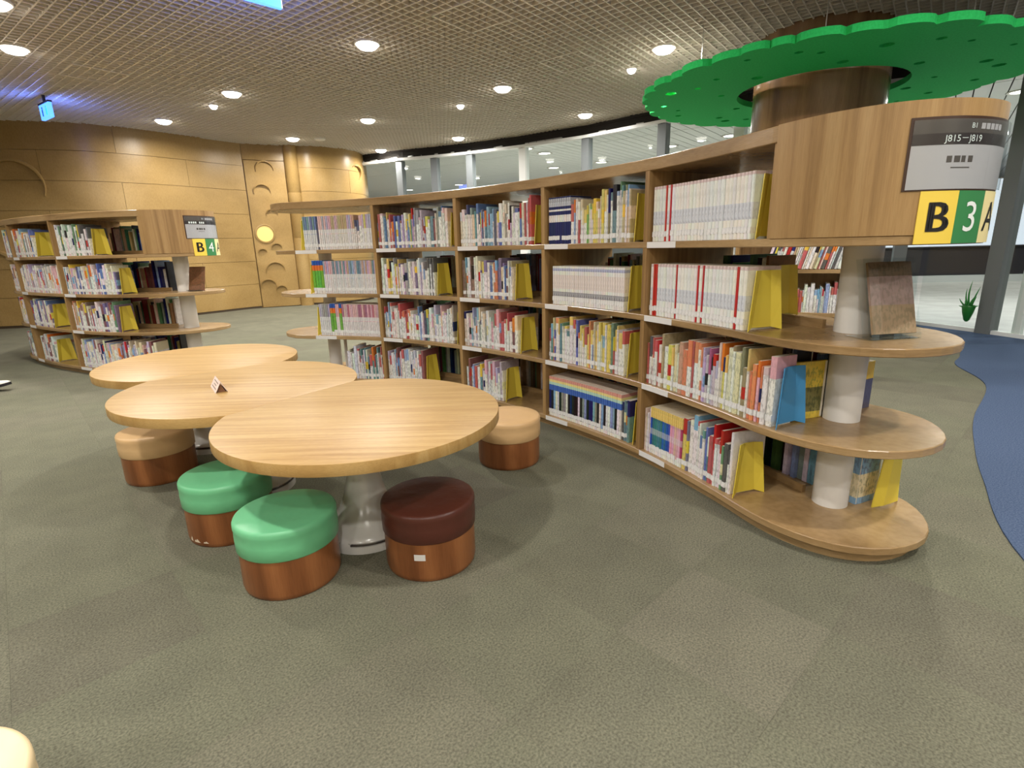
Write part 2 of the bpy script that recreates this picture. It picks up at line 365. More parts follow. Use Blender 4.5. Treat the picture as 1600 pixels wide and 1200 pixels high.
obj('porthole_pane', MB().add([on_panel(.236, 1.50) @ Vector((.157 * math.cos(2 * PI * k / 36), -.006, .157 * math.sin(2 * PI * k / 36))) for k in range(36)], [tuple(range(35, -1, -1))]).me('porthole_pane'), PORT, ph)
def on_wall(c, x, z):
    s0 = min((k * c.L / 400 for k in range(401)), key=lambda t: abs(c.at(t).x - x))
    def f(q): p = c.at(s0 + q.x) + c.inn(s0 + q.x) * q.y; return Vector((p.x, p.y, z + q.z))
    return f
obj('relief_arc', crescent(on_wall(wlc, -7.80, 2.23), .385, .04, .08, -20, 185), PLY, wl)
obj('relief_arc', crescent(on_wall(wlc, -8.31, .93), .30, .04, .08, -35, 150), PLY, wl)
obj('relief_arc', crescent(on_wall(wbc, -3.30, 2.75), .15, .035, .06, -50, 130), PLY, wb)
# plain walls out of frame close the room
PAINT = mat('painted_wall', lin(196, 180, 152), .8)
for nm, b in (('wall_rear', (-11, 7, -5.1, -4.9)), ('wall_far_left', (-11.1, -10.6, -5, 9.2))):
    o = struct(obj(nm, MB().box(*b, 0, CEIL + .3).me(nm), PAINT)); o['label'] = 'plain beige out-of-frame wall closing the room behind the reading tables' if nm == 'wall_rear' else 'plain beige out-of-frame wall closing the room beyond the person'

# ---- curved glazing to the lobby
GP = [(-3.25, 13.0), (-2.31, 12.49), (-1.52, 12.2), (-.74, 11.86), (.34, 11.24), (1.46, 10.43), (2.54, 9.33), (3.41, 8.43), (4.38, 7.62), (5.15, 7.24), (5.40, 7.12), (5.64, 6.28), (5.76, 5.72), (5.98, 4.8), (6.3, 3.4), (6.55, 1.2), (6.6, -4.9)]
gw = struct(obj('window_1', None)); gw['label'] = 'curved floor to ceiling glazing between reading room and lobby'; gw.empty_display_size = .1
sill = MB(); head = MB(); blk = MB()
for i, (a, b) in enumerate(zip(GP, GP[1:])):
    a, b = Vector(a), Vector(b); d = (b - a); ln = d.length; M = Matrix.Translation((a.x, a.y, 0)) @ Matrix.Rotation(math.atan2(d.y, d.x), 4, 'Z')
    p = MB().box(.03, ln - .03, -.006, .006, .05, 2.99, M); obj('pane', p.me('pane'), GLASS, gw)
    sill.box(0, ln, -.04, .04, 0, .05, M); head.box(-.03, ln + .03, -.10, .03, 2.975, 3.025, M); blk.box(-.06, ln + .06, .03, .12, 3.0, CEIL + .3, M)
obj('sill_rail', sill.me('sill_rail'), METALW, gw); obj('head_rail', head.me('head_rail'), METALW, gw); obj('gap_shade_strip', blk.me('gap_shade_strip'), DARK, gw)  # bulkhead coloured near black to stand for the shaded ceiling edge
for i, a in enumerate(GP[1:-1]):
    w_ = .075 if i < 8 else .05
    d = (Vector(GP[i + 2]) - Vector(GP[i])); M = Matrix.Translation((a[0], a[1], 0)) @ Matrix.Rotation(math.atan2(d.y, d.x), 4, 'Z')
    if i == 9: continue
    if i == 8: w_ = .07
    if i == 10: w_ = .08
    obj('mullion', MB().box(-w_, w_, -.07, .07, 0, 3.0, M).me('mullion'), METALW if i in (3, 6) else METAL, gw)
for (x, y) in ((5.73, 5.98), (5.80, 5.62)):
    obj('mullion', MB().box(-.022, .022, -.05, .05, 0, 3.0, Matrix.Translation((x, y, 0))).me('mullion'), METALW, gw)

# ---- lobby beyond the glass
TILEF = tint('lobby_terrazzo', lin(206, 204, 198), lin(222, 220, 214), 3, .25, 0, .5)
lob = [(p[0], p[1]) for p in GP] + [(22, -4.9), (22, 24), (-6, 24), (-6, 13.2)]
o = struct(obj('floor_lobby', MB().prism(lob, -.05, .008).me('floor_lobby'), TILEF)); o['label'] = 'pale polished lobby floor beyond the glazing'
LW = mat('lobby_wall_paint', lin(200, 204, 204), .6)
lw = MB().box(-6, 22, 23.8, 24, 0, 3.4).box(21.8, 22, -5, 24, 0, 3.4).box(-6.1, -5.9, 13.5, 24, 0, 3.4).box(6.6, 22, -5.1, -4.9, 0, 3.4)
o = struct(obj('wall_lobby', lw.me('wall_lobby'), LW)); o['label'] = 'pale grey far walls of the lobby'
cl = struct(obj('ceiling_lobby', MB().prism(lob, 3.16, 3.2).me('ceiling_lobby'), DARK)); cl['label'] = 'linear white slat ceiling of the lobby'
SLAT = mat('slat_white', lin(206, 208, 204), .45, .4)
def in_lobby(p):
    c = False; n = len(lob)
    for i in range(n):
        (x1, y1), (x2, y2) = lob[i], lob[(i + 1) % n]
        if (y1 > p.y) != (y2 > p.y) and p.x < (x2 - x1) * (p.y - y1) / (y2 - y1) + x1: c = not c
    return c
SW = .19; far_slats = MB(); n_sl = 0
for k in range(-110, 125):
    base = -gv * 0 + gv * (k * SW)
    for q in range(-4, 13):
        u0, u1 = 10 + (q - 3) * 2.4 + .012, 10 + (q - 2) * 2.4 - .012
        # cut the slat run where it leaves the lobby
        st = None
        steps = 24
        runs = []
        for s in range(steps + 1):
            u = u0 + (u1 - u0) * s / steps; inside = in_lobby(gu * u + base)
            if inside and st is None: st = u
            if (not inside or s == steps) and st is not None:
                if u - st > .12: runs.append((st, u))
                st = None
        for (a, b) in runs:
            M = Matrix.Translation((base.x, base.y, 3.05)) @ Matrix.Rotation(GA, 4, 'Z')
            mid = gu * ((a + b) / 2) + base
            if n_sl < 260 and mid.length < 15 and mid.x > -3.2 and mid.x < 1.15 * mid.y + 1:
                obj('ceiling_slat', MB().box(a, b, -SW / 2 + .008, SW / 2 - .008, 0, .02, M).me('ceiling_slat'), SLAT, cl); n_sl += 1
            else: far_slats.box(a, b, -SW / 2 + .008, SW / 2 - .008, 0, .02, M)
o = obj('ceiling_slat_field', mesh('ceiling_slat_field', far_slats.v, far_slats.f), SLAT, cl); o['kind'] = 'stuff'
LOBL = flat('lobby_lamp_lens', (1, .97, .9, 1), .4, 9)
LOBP = LOBBY_SEEN + LOBBY_OUT
for k, (x, y) in enumerate(LOBP):
    t = thing('lobby_downlight', 'round white downlight set in the slatted lobby ceiling', 'ceiling light', (x, y, 3.05), 0, 'downlights of the lobby ceiling')
    obj('trim_ring', MB().lathe([(.15, .004), (.17, -.008), (.13, -.014), (.12, .004)], 24, cap=False).me('trim_ring', True), TRIMM, t)
    obj('lens', MB().lathe([(.125, 0), (.12, -.006)], 24).me('lens'), LOBL, t)
t = thing('reception_counter', 'long dark reception counter on a pale plinth in the lobby', 'counter', (11.4, 13.9, .008), math.radians(-4))
obj('counter_front', bevel(MB().box(-3.6, 3.6, -.35, .35, .16, .82).me('counter_front'), .02), mat('counter_dark', lin(44, 44, 50), .35), t)
obj('plinth', MB().box(-3.8, 3.8, -.5, .45, 0, .16).me('plinth'), LW, t)
obj('counter_top', MB().box(-3.65, 3.65, -.4, .4, .82, .86).me('counter_top'), mat('counter_top_dark', lin(30, 30, 34), .3), t)
o = tag(obj('lit_panel', MB().box(-4.5, 4.5, 0, .08, .0, 2.6, Matrix.Translation((12.4, 15.6, .008)) @ Matrix.Rotation(math.radians(-4), 4, 'Z')).me('lit_panel'), flat('lit_panel_white', lin(232, 240, 252), .5, .75)), 'large backlit white panel wall behind the dark counter', 'light panel')

# ---- column and green canopy
o = tag(obj('round_column', MB().lathe([(.65, 0), (.65, 1.6), (.648, 1.603), (.65, 1.606), (.65, CEIL + .29)], 64, (3.40, 6.40, 0)).me('round_column', True, 40), COLW), 'thick round column clad in brown wood under the green canopy', 'column')
cn = thing('leaf_canopy', 'green cloud shaped canopy with scalloped rim around the wooden column', 'canopy', (3.40, 6.40, 2.70))
def canopy_mesh():
    rr = random.Random(3); out = []; a = 0; lobes = []
    while a < 2 * PI - .1:
        w = rr.uniform(.10, .22); w = min(w, 2 * PI - a); lobes.append((a, w)); a += w
    for (a, w) in lobes:
        R0 = 1.77 + rr.uniform(-.02, .03)
        for k in range(8):
            t = k / 8; b = a + w * t; r = R0 + .10 * w / .25 * math.sin(PI * t) ** .5; out.append((r * math.cos(b), r * math.sin(b)))
    holes = [[(.82 * math.cos(2 * PI * k / 48), .82 * math.sin(2 * PI * k / 48)) for k in range(48)]]
    for k in range(34):
        a = 2 * PI * k / 34 + rr.uniform(-.06, .06); R = rr.choice([1.60, 1.5, 1.38, 1.62]) if k % 4 else rr.uniform(.95, 1.05); h = rr.uniform(.025, .06)
        holes.append([(R * math.cos(a) + h * math.cos(2 * PI * q / 12), R * math.sin(a) + h * math.sin(2 * PI * q / 12)) for q in range(12)])
    bm = bmesh.new(); es = []
    for lp in [out] + holes:
        vs = [bm.verts.new((x, y, 0)) for x, y in lp]
        es += [bm.edges.new((vs[i], vs[(i + 1) % len(vs)])) for i in range(len(vs))]
    bmesh.ops.triangle_fill(bm, use_beauty=True, use_dissolve=False, edges=es)
    # drop faces that fell into holes
    dead = []
    for f in bm.faces:
        c = f.calc_center_median()
        for hl in holes:
            cx = sum(p[0] for p in hl) / len(hl); cy = sum(p[1] for p in hl) / len(hl); r = math.hypot(hl[0][0] - cx, hl[0][1] - cy)
            if math.hypot(c.x - cx, c.y - cy) < r * .9: dead.append(f); break
    bmesh.ops.delete(bm, geom=dead, context='FACES')
    ex = bmesh.ops.extrude_face_region(bm, geom=bm.faces[:]); bmesh.ops.translate(bm, vec=(0, 0, .06), verts=[v for v in ex['geom'] if isinstance(v, bmesh.types.BMVert)])
    bmesh.ops.recalc_face_normals(bm, faces=bm.faces[:]); 
    for f in bm.faces: f.material_index = 1 if f.normal.z > .9 else 0
    me = bpy.data.meshes.new('canopy_board'); bm.to_mesh(me); bm.free(); return me
obj('canopy_board', canopy_mesh(), [GREENF, mat('canopy_unseen_top_grey', lin(120, 122, 114), .9)], cn)  # unseen top face coloured grey to keep green bounce off the ceiling
WIRE = mat('steel_wire', lin(200, 198, 190), .3, Metallic=.8)
for k in range(8):
    a = 2 * PI * k / 8 + .3; obj('wire', MB().tube([(1.5 * math.cos(a), 1.5 * math.sin(a), .05), (1.5 * math.cos(a), 1.5 * math.sin(a), CEIL - 2.7 + .02)], .004, 6).me('wire'), WIRE, cn)

# ---- ceiling lamps and signs
for (x, y), R_, nm, lb, gr in [(p, .115, 'ceiling_downlight', 'large round downlight set in the brown grid ceiling', 'large downlights in the grid ceiling') for p in BIG] + [(p, .055, 'accent_downlight', 'small round accent downlight set in the brown grid ceiling', 'small accent downlights in the grid ceiling') for p in SMALL]:
    t = thing(nm, lb, 'ceiling light', (x, y, CEIL), 0, gr)  # rearmost large ones, behind the camera, are added as frontal fill
    obj('trim_ring', MB().lathe([(R_, .05), (R_ * 1.16, -.006), (R_ * 1.1, -.014), (R_ * .98, -.010), (R_ * .92, .05)], 28, cap=False).me('trim_ring', True), TRIMM, t)
    obj('lens', MB().lathe([(R_ * .95, .0), (R_ * .95, -.012), (R_ * .88, -.03), (R_ * .7, -.046), (R_ * .4, -.056), (.002, -.06)], 28).me('lens', True, 60), LENS, t)
o = tag(obj('smoke_detector', MB().lathe([(.1, .01), (.1, -.012), (.075, -.03), (.02, -.034)], 24, (-3.545, 11.07, CEIL)).me('smoke_detector', True, 40), PLASTW), 'round white smoke detector on the ceiling near the timber wall', 'smoke detector')
BLUEL = flat('sign_blue_light', lin(70, 130, 255), .3, 3.2); CYAN = flat('sign_cyan_print', lin(40, 190, 240), .3, 1.2); NAVY = flat('sign_navy_print', lin(10, 70, 170), .4, .4)
SIGNB = mat('sign_bracket', lin(40, 36, 44), .5)
def pictogram(x0, s):                       # standing figure: head and body
    m = MB(); m.lathe([(.02 * s, 0), (.02 * s, .004)], 14); m.v = [(p[0] + x0, -p[2], p[1] + .065 * s) for p in m.v]
    m.box(x0 - .022 * s, x0 + .022 * s, -.004, 0, -.02 * s, .038 * s).box(x0 - .018 * s, x0 - .003 * s, -.004, 0, -.08 * s, -.02 * s).box(x0 + .003 * s, x0 + .018 * s, -.004, 0, -.08 * s, -.02 * s)
    return m
def hang_sign(loc, rz, w, h, label, group=None):
    t = thing('hanging_sign', label, 'sign', loc, rz)
    obj('light_box', bevel(MB().box(-w / 2, w / 2, -.02, .02, -h, 0).me('light_box'), .004), BLUEL, t)
    obj('bracket', MB().box(-w / 2 - .008, w / 2 + .008, -.024, .024, 0, .02).box(-.02, .02, -.012, .012, .02, CEIL - loc[2] + .01).me('bracket'), SIGNB, t)
    for sg in (-1, 1):                       # light leaving both faces of the box
        l = bpy.data.lights.new('sign_light', 'AREA'); l.shape = 'RECTANGLE'; l.size = w; l.size_y = h; l.energy = 5; l.color = (.12, .22, 1)
        lo = bpy.data.objects.new('sign_light', l); COL.objects.link(lo); lo.parent = t; lo.location = (0, sg * .03, -h / 2); lo.rotation_euler = (sg * PI / 2, 0, 0)
    for s, mt in ((-1, NAVY), (1, CYAN)):
        p = pictogram(s * w * .2, h / .26); p.v = [(x, y - .0205, z - h / 2) for x, y, z in p.v]; obj('pictogram', p.me('pictogram'), mt, t)
    return t
hang_sign((-6.07, 7.80, 3.10), math.radians(-35), .36, .18, 'blue lit hanging sign with figures by the timber wall')
hang_sign((-1.885, 4.557, 3.15), math.radians(44), .50, .20, 'blue lit hanging sign over the middle of the room')

# =================================================================== BOOKCASES
HZ = [.047, .415, .767, 1.121, 1.474]        # undersides of bottom board, three shelves, top board
TH, TTOP = .030, .055
BOARD_TOP = [z + TH for z in HZ[:4]]
YPLATE = flat('plate_yellow', lin(240, 208, 84), .4); GPLATE = flat('plate_green', lin(60, 132, 78), .4); CPLATE = flat('plate_cream', lin(240, 224, 164), .4)
INK = flat('ink_black', lin(28, 26, 24), .5); INKW = flat('ink_white', lin(236, 240, 236), .4); PAPER = flat('label_paper', lin(226, 224, 222), .5)
SGREY = flat('sign_grey_print', lin(190, 184, 186), .3); SDARK = flat('sign_dark_print', lin(92, 84, 80), .3); SDARK2 = flat('sign_band_print', lin(62, 54, 54), .3)
def closed_curve(pts): P = catmull(pts, 12, True); return Curve([(p.x, p.y) for p in P] + [(P[0].x, P[0].y)], 1)
def wrap_text(C, body, size, s0, z0, off, name, m, parent, sx=1., bold=0.):
    vs, fs = text_geo(body, size)
    bm = bmesh.new()
    for q in ((0,) if not bold else (-bold, 0, bold)):
        bv = [bm.verts.new((v.x + q, v.y, 0)) for v in vs]
        for f in fs:
            try: bm.faces.new([bv[i] for i in f])
            except ValueError: pass
    bmesh.ops.triangulate(bm, faces=bm.faces[:])
    if size > .05: bmesh.ops.subdivide_edges(bm, edges=[e for e in bm.edges if e.calc_length() > .012], cuts=3, use_grid_fill=True)
    bm.verts.index_update(); vs = [v.co.copy() for v in bm.verts]; fs = [tuple(v.index for v in f.verts) for f in bm.faces]; bm.free()
    out = []
    for v in vs:
        s = s0 + v.x * sx; p = C.at(s) - C.inn(s) * off; out.append((p.x, p.y, z0 + v.y))
    return obj(name, mesh(name, out, fs), m, parent)
def wrap_plate(C, a, b, z0, z1, off, th, name, m, parent, n=8):
    return obj(name, MB().strip(C.seg(a, b, n, -off - th), C.seg(a, b, n, -off), z0, z1).me(name, True, 40), m, parent)
def bookcase(label, C, dividers, back_of, s_box, s_boxb, digit, sign_s, plates_s, pillars, code, labels_px, base_off=.04):
    t = thing('curved_bookcase', label, 'bookcase', (0, 0, 0))
    n = 170; ring = C.seg(0, C.L, n)[:-1]
    for k, z in enumerate(HZ):
        top = k == 4
        me = MB().prism(ring, z, z + (TTOP if top else TH)).me('shelf_board'); bevel(me, .003, 1, 60)
        obj(('bottom_board', 'shelf_board', 'shelf_board', 'shelf_board', 'top_board')[k], me, OAK, t)
    obj('plinth', MB().prism(C.seg(0, C.L, n, base_off)[:-1], 0, HZ[0]).me('plinth'), OAK, t)
    for s in dividers:                       # uprights through the full depth
        a = C.at(s) + C.inn(s) * .002; b = back_of(s); d = b - a; ln = d.length - .004
        M = Matrix.Translation((a.x, a.y, 0)) @ Matrix.Rotation(math.atan2(d.y, d.x), 4, 'Z')
        for k in range(4): obj('upright', MB().box(0, ln, -.014, .014, HZ[k] + TH, HZ[k + 1], M).me('upright'), OAKV, t)
    # closed box with the sign at the rounded end
    obj('end_panel', MB().strip(C.seg(s_box, s_boxb, 60, -.002), C.seg(s_box, s_boxb, 60, .02), HZ[3] + TH, HZ[4] + TTOP + .001).me('end_panel', True, 50), OAKV, t)
    a, b = C.at(s_box), C.at(s_boxb); d = b - a; M = Matrix.Translation((a.x, a.y, 0)) @ Matrix.Rotation(math.atan2(d.y, d.x), 4, 'Z')
    obj('box_side', MB().box(.01, d.length - .01, 0, .018, HZ[3] + TH, HZ[4], M).me('box_side'), OAKV, t)
    for (x, y, r, ks) in pillars:
        for k in ks: obj('pillar', MB().lathe([(r, HZ[k] + TH), (r, HZ[k + 1])], 40, (x, y, 0)).me('pillar', True, 50), WHITEP, t)
    # curved sign pane in a dark frame
    s0, s1 = sign_s
    fr = wrap_plate(C, s0 - .008, s1 + .03, 1.278, 1.482, .002, .002, 'sign_frame', mat('sign_frame_brown', lin(64, 42, 30), .4), t, 24)
    pn_ = wrap_plate(C, s0, s1, 1.282, 1.474, .004, .001, 'sign_sheet', SGREY, t, 24)
    wrap_plate(C, s0, s1, 1.436, 1.474, .005, .0006, 'sign_header', SDARK, pn_, 24)
    wrap_plate(C, s0, s1, 1.405, 1.436, .005, .0006, 'sign_band', SDARK2, pn_, 24)
    if code: wrap_text(C, code, .026, (s0 + s1) / 2 - .045, 1.4205, .0063, 'sign_text', INKW, pn_)
    wrap_text(C, 'B1', .020, (s0 + s1) / 2 - .02, 1.455, .0063, 'sign_text', INKW, pn_)
    for q in range(5): a = (s0 + s1) / 2 + .004 + q * .02; wrap_plate(C, a, a + .016, 1.447, 1.463, .0057, .0004, 'print_block', SGREY, pn_, 2)
    for q in range(4): a = (s0 + s1) / 2 - .09 + q * .022; wrap_plate(C, a, a + (.015, .018, .013, .016)[q], 1.356, 1.374, .0051, .0004, 'print_block', SDARK, pn_, 2)
    wrap_plate(C, (s0 + s1) / 2 - .075, (s0 + s1) / 2 - .015, 1.340, 1.343, .0051, .0004, 'print_line', SDARK, pn_, 4)
    if not code:
        for q in range(7): a = s0 + .03 + q * .018 + (.02 if q > 3 else 0); wrap_plate(C, a, a + .012, 1.412, 1.429, .0057, .0004, 'print_block', INKW, pn_, 2)
    wrap_plate(C, s0, s1, 1.282, 1.474, .010, .002, 'sign_cover', ACRYL, t, 24)
    for (a, b, m, ch, im) in ((plates_s[0], plates_s[1], YPLATE, 'B', INK), (plates_s[1], plates_s[2], GPLATE, digit, INKW), (plates_s[2], plates_s[3], CPLATE, 'A', INK)):
        p = wrap_plate(C, a, b - .0005, 1.124, 1.277, .0025, .003, 'code_plate', m, t, 20)
        wrap_text(C, ch, .125, (a + b) / 2, 1.197, .0068, 'letter', im, p, 1., .0035 if ch == 'B' else 0.)
    for (s, k, w) in labels_px:              # paper strips on the board edges
        z = HZ[k]; wrap_plate(C, s + .004, s + w, z + .001, z + TH - .001, .0002, .001, 'shelf_label', PAPER, t, 6)
    return t

# main bookcase (B3)
B3P = [(-1.8, 4.567), (-1.42, 4.47), (-1.054, 4.345), (-.70, 4.14), (-.372, 3.90), (-.07, 3.63), (.205, 3.332), (.45, 3.02), (.663, 2.69), (.785, 2.43), (.885, 2.18), (.955, 1.975),
       (1.04, 1.825), (1.15, 1.725), (1.275, 1.686), (1.40, 1.70), (1.52, 1.765), (1.60, 1.875), (1.635, 2.0), (1.62, 2.11), (1.56, 2.22),
       (1.471, 2.414), (1.35, 2.71), (1.214, 2.998), (.97, 3.38), (.684, 3.748), (.37, 4.09), (.026, 4.38), (-.35, 4.66), (-.744, 4.906), (-1.18, 5.09), (-1.63, 5.175), (-1.82, 5.15), (-1.95, 5.07), (-2.03, 4.965), (-2.035, 4.85), (-1.985, 4.72), (-1.91, 4.64)]
C3 = closed_curve(B3P)
sD = [C3.near(p) for p in ((-1.054, 4.345), (-.372, 3.90), (.205, 3.332), (.663, 2.69))]
s_tip = C3.near((1.60, 1.875)); sBox = C3.near((.945, 2.0)); sBoxB = C3.near((1.54, 2.26))
def back3(s):
    p = C3.at(s); nn = C3.inn(s); best = None
    for k in range(300):
        q = C3.at(s_tip + (C3.L - s_tip) * k / 300); v = q - p; al = v.dot(nn); pe = abs(v.dot(C3.tan(s)))
        if al > .2 and (best is None or pe < best[0]): best = (pe, q)
    return best[1]
sg0 = C3.az(35.07, sBox, C3.near((1.5, 1.75))); pl0 = C3.az(36.17, sBox, C3.near((1.5, 1.75))); pl1 = C3.az(38.62, sBox, C3.near((1.5, 1.75))); pw = pl1 - pl0
lab3 = []
bay3 = [(C3.near((-1.8, 4.567)) + .06, sD[0]), (sD[0], sD[1]), (sD[1], sD[2]), (sD[2], sD[3]), (sD[3], sBox)]
for bi, (a, b) in enumerate(bay3):
    for k in range(4):
        if bi == 0 and k == 0: continue
        lab3.append((a + (.012 if bi else -.02 + .05 * (3 - k)), k, .20))
unit3 = bookcase('long curved oak bookcase with rounded end panel marked B3 A', C3, sD, back3, sBox, sBoxB, '3', (sg0, sg0 + .375), (pl0, pl1, pl1 + pw, pl1 + 2 * pw),
         [(1.32, 2.045, .066, (0, 1, 2)), (-1.62, 4.86, .055, (0, 1, 2))], 'J815－J819', lab3)
obj('pole', MB().tube([(-1.50, 4.80, HZ[0] + TH), (-1.50, 4.80, HZ[1])], .014, 10).me('pole', True, 50), WHITEP, unit3)
def mid_rail(C, t, pairs, off):
    for k in range(4):
        for a, b in pairs: obj('stop_rail', MB().strip(C.seg(a, b, 14, off), C.seg(a, b, 14, off + .018), BOARD_TOP[k], BOARD_TOP[k] + .035).me('stop_rail', True, 50), OAK, t)
mid_rail(C3, unit3, [(a + .02, b - .02) for a, b in bay3], .335)

# shorter bookcase (B4) by the timber wall
B4P = [(-5.72, 6.75), (-5.68, 6.45), (-5.58, 6.15), (-5.42, 5.96), (-5.2, 5.80), (-4.9, 5.59), (-4.6, 5.41), (-4.32, 5.265), (-4.1, 5.155), (-3.85, 5.055), (-3.57, 4.98), (-3.26, 4.955), (-3.05, 5.0), (-2.89, 5.12), (-2.815, 5.29), (-2.85, 5.45),
       (-2.99, 5.56), (-3.22, 5.61), (-3.5, 5.64), (-3.8, 5.72), (-4.1, 5.86), (-4.45, 6.07), (-4.8, 6.32), (-5.02, 6.58), (-5.1, 6.9), (-5.25, 7.05), (-5.45, 7.08), (-5.64, 6.98)]
C4 = closed_curve(B4P)
tip4 = C4.near((-2.815, 5.29)); s4D = [C4.near((-5.2, 5.80)), C4.near((-4.32, 5.265))]; s4Box = C4.near((-3.27, 4.955)); s4BoxB = C4.near((-3.3, 5.61))
def back4(s):
    p = C4.at(s); nn = C4.inn(s); best = None
    for k in range(300):
        q = C4.at(tip4 + (C4.L - tip4) * k / 300); v = q - p; al = v.dot(nn); pe = abs(v.dot(C4.tan(s)))
        if al > .2 and (best is None or pe < best[0]): best = (pe, q)
    return best[1]
p4 = C4.az(-29.67, s4Box, C4.L); p4b = p4 + .115
bay4 = [(C4.near((-5.68, 6.45)), s4D[0]), (s4D[0], s4D[1]), (s4D[1], s4Box)]
lab4 = [(a + .012, k, .2) for a, b in bay4[1:] for k in range(4)]
unit4 = bookcase('shorter convex oak bookcase with end panel marked B4 A', C4, s4D, back4, s4Box, s4BoxB, '4', (C4.az(-30.0, s4Box, C4.L), C4.az(-30.0, s4Box, C4.L) + .36),
         (p4, p4b, p4b + .115, p4b + .23), [(-3.14, 5.27, .066, (0, 1, 2))], None, lab4)
mid_rail(C4, unit4, [(a + .02, b - .02) for a, b in bay4[1:]], .33)

# =================================================================== BOOKS
PAL = dict(white=(232, 231, 228), cream=(228, 216, 184), red=(192, 44, 46), maroon=(124, 30, 40), orange=(224, 122, 52), yellow=(226, 198, 78), green=(78, 134, 84), olive=(128, 124, 74),
           teal=(70, 132, 142), blue=(50, 94, 176), sky=(136, 174, 208), navy=(32, 40, 96), purple=(110, 84, 142), lilac=(190, 176, 206), pink=(224, 176, 186), brown=(124, 84, 58),
           black=(36, 34, 38), grey=(152, 152, 152), tan=(190, 160, 116), magenta=(178, 62, 112), lime=(112, 180, 72))
def pcl(n, jit=0, R=random): return tuple(x * .8 + .13 for x in pc(n, jit, R))
def pc(n, jit=0, R=random): return lin(*[max(8, min(245, c + R.randint(-jit, jit))) for c in PAL[n]])[:3]
class Buf:
    def __init__(s): s.v = []; s.f = []; s.c = []
    def cover(s, t, d, h, bands, M=None):
        pr = [(-t / 2, d), (-t / 2, .004), (-t * .3, 0), (t * .3, 0), (t / 2, .004), (t / 2, d)]; zs = [bands[0][0]] + [b[1] for b in bands]; n0 = len(s.v)
        for z in zs:
            for x, y in pr: p = Vector((x, y, z * h)); s.v.append(tuple(M @ p) if M else tuple(p))
        for k, b in enumerate(bands):
            for q in range(6):
                a = n0 + k * 6 + q; c = n0 + k * 6 + (q + 1) % 6; s.f.append((a, c, c + 6, a + 6)); s.c.append((*b[2], b[3] if q in (1, 2, 3) else b[3] * .6))
        s.f.append(tuple(n0 + q for q in range(5, -1, -1))); s.c.append((*bands[0][2], 0))
        m = n0 + len(bands) * 6; s.f.append(tuple(m + q for q in range(6))); s.c.append((*bands[-1][2], 0))
    def box(s, x0, x1, y0, y1, z0, z1, col, M=None, al=0.):
        b = MB().box(x0, x1, y0, y1, z0, z1, M); n = len(s.v); s.v += b.v; s.f += [tuple(i + n for i in f) for f in b.f]; s.c += [(*col, al)] * 6
    def me(s, name):
        m = mesh(name, s.v, s.f); a = m.attributes.new('col', 'FLOAT_COLOR', 'FACE'); a.data.foreach_set('color', [x for c in s.c for x in c]); m.materials.append(PRINT); return m
PAGE = lin(226, 218, 200)[:3]; LABW = lin(232, 232, 232)[:3]
BR = random.Random(11)
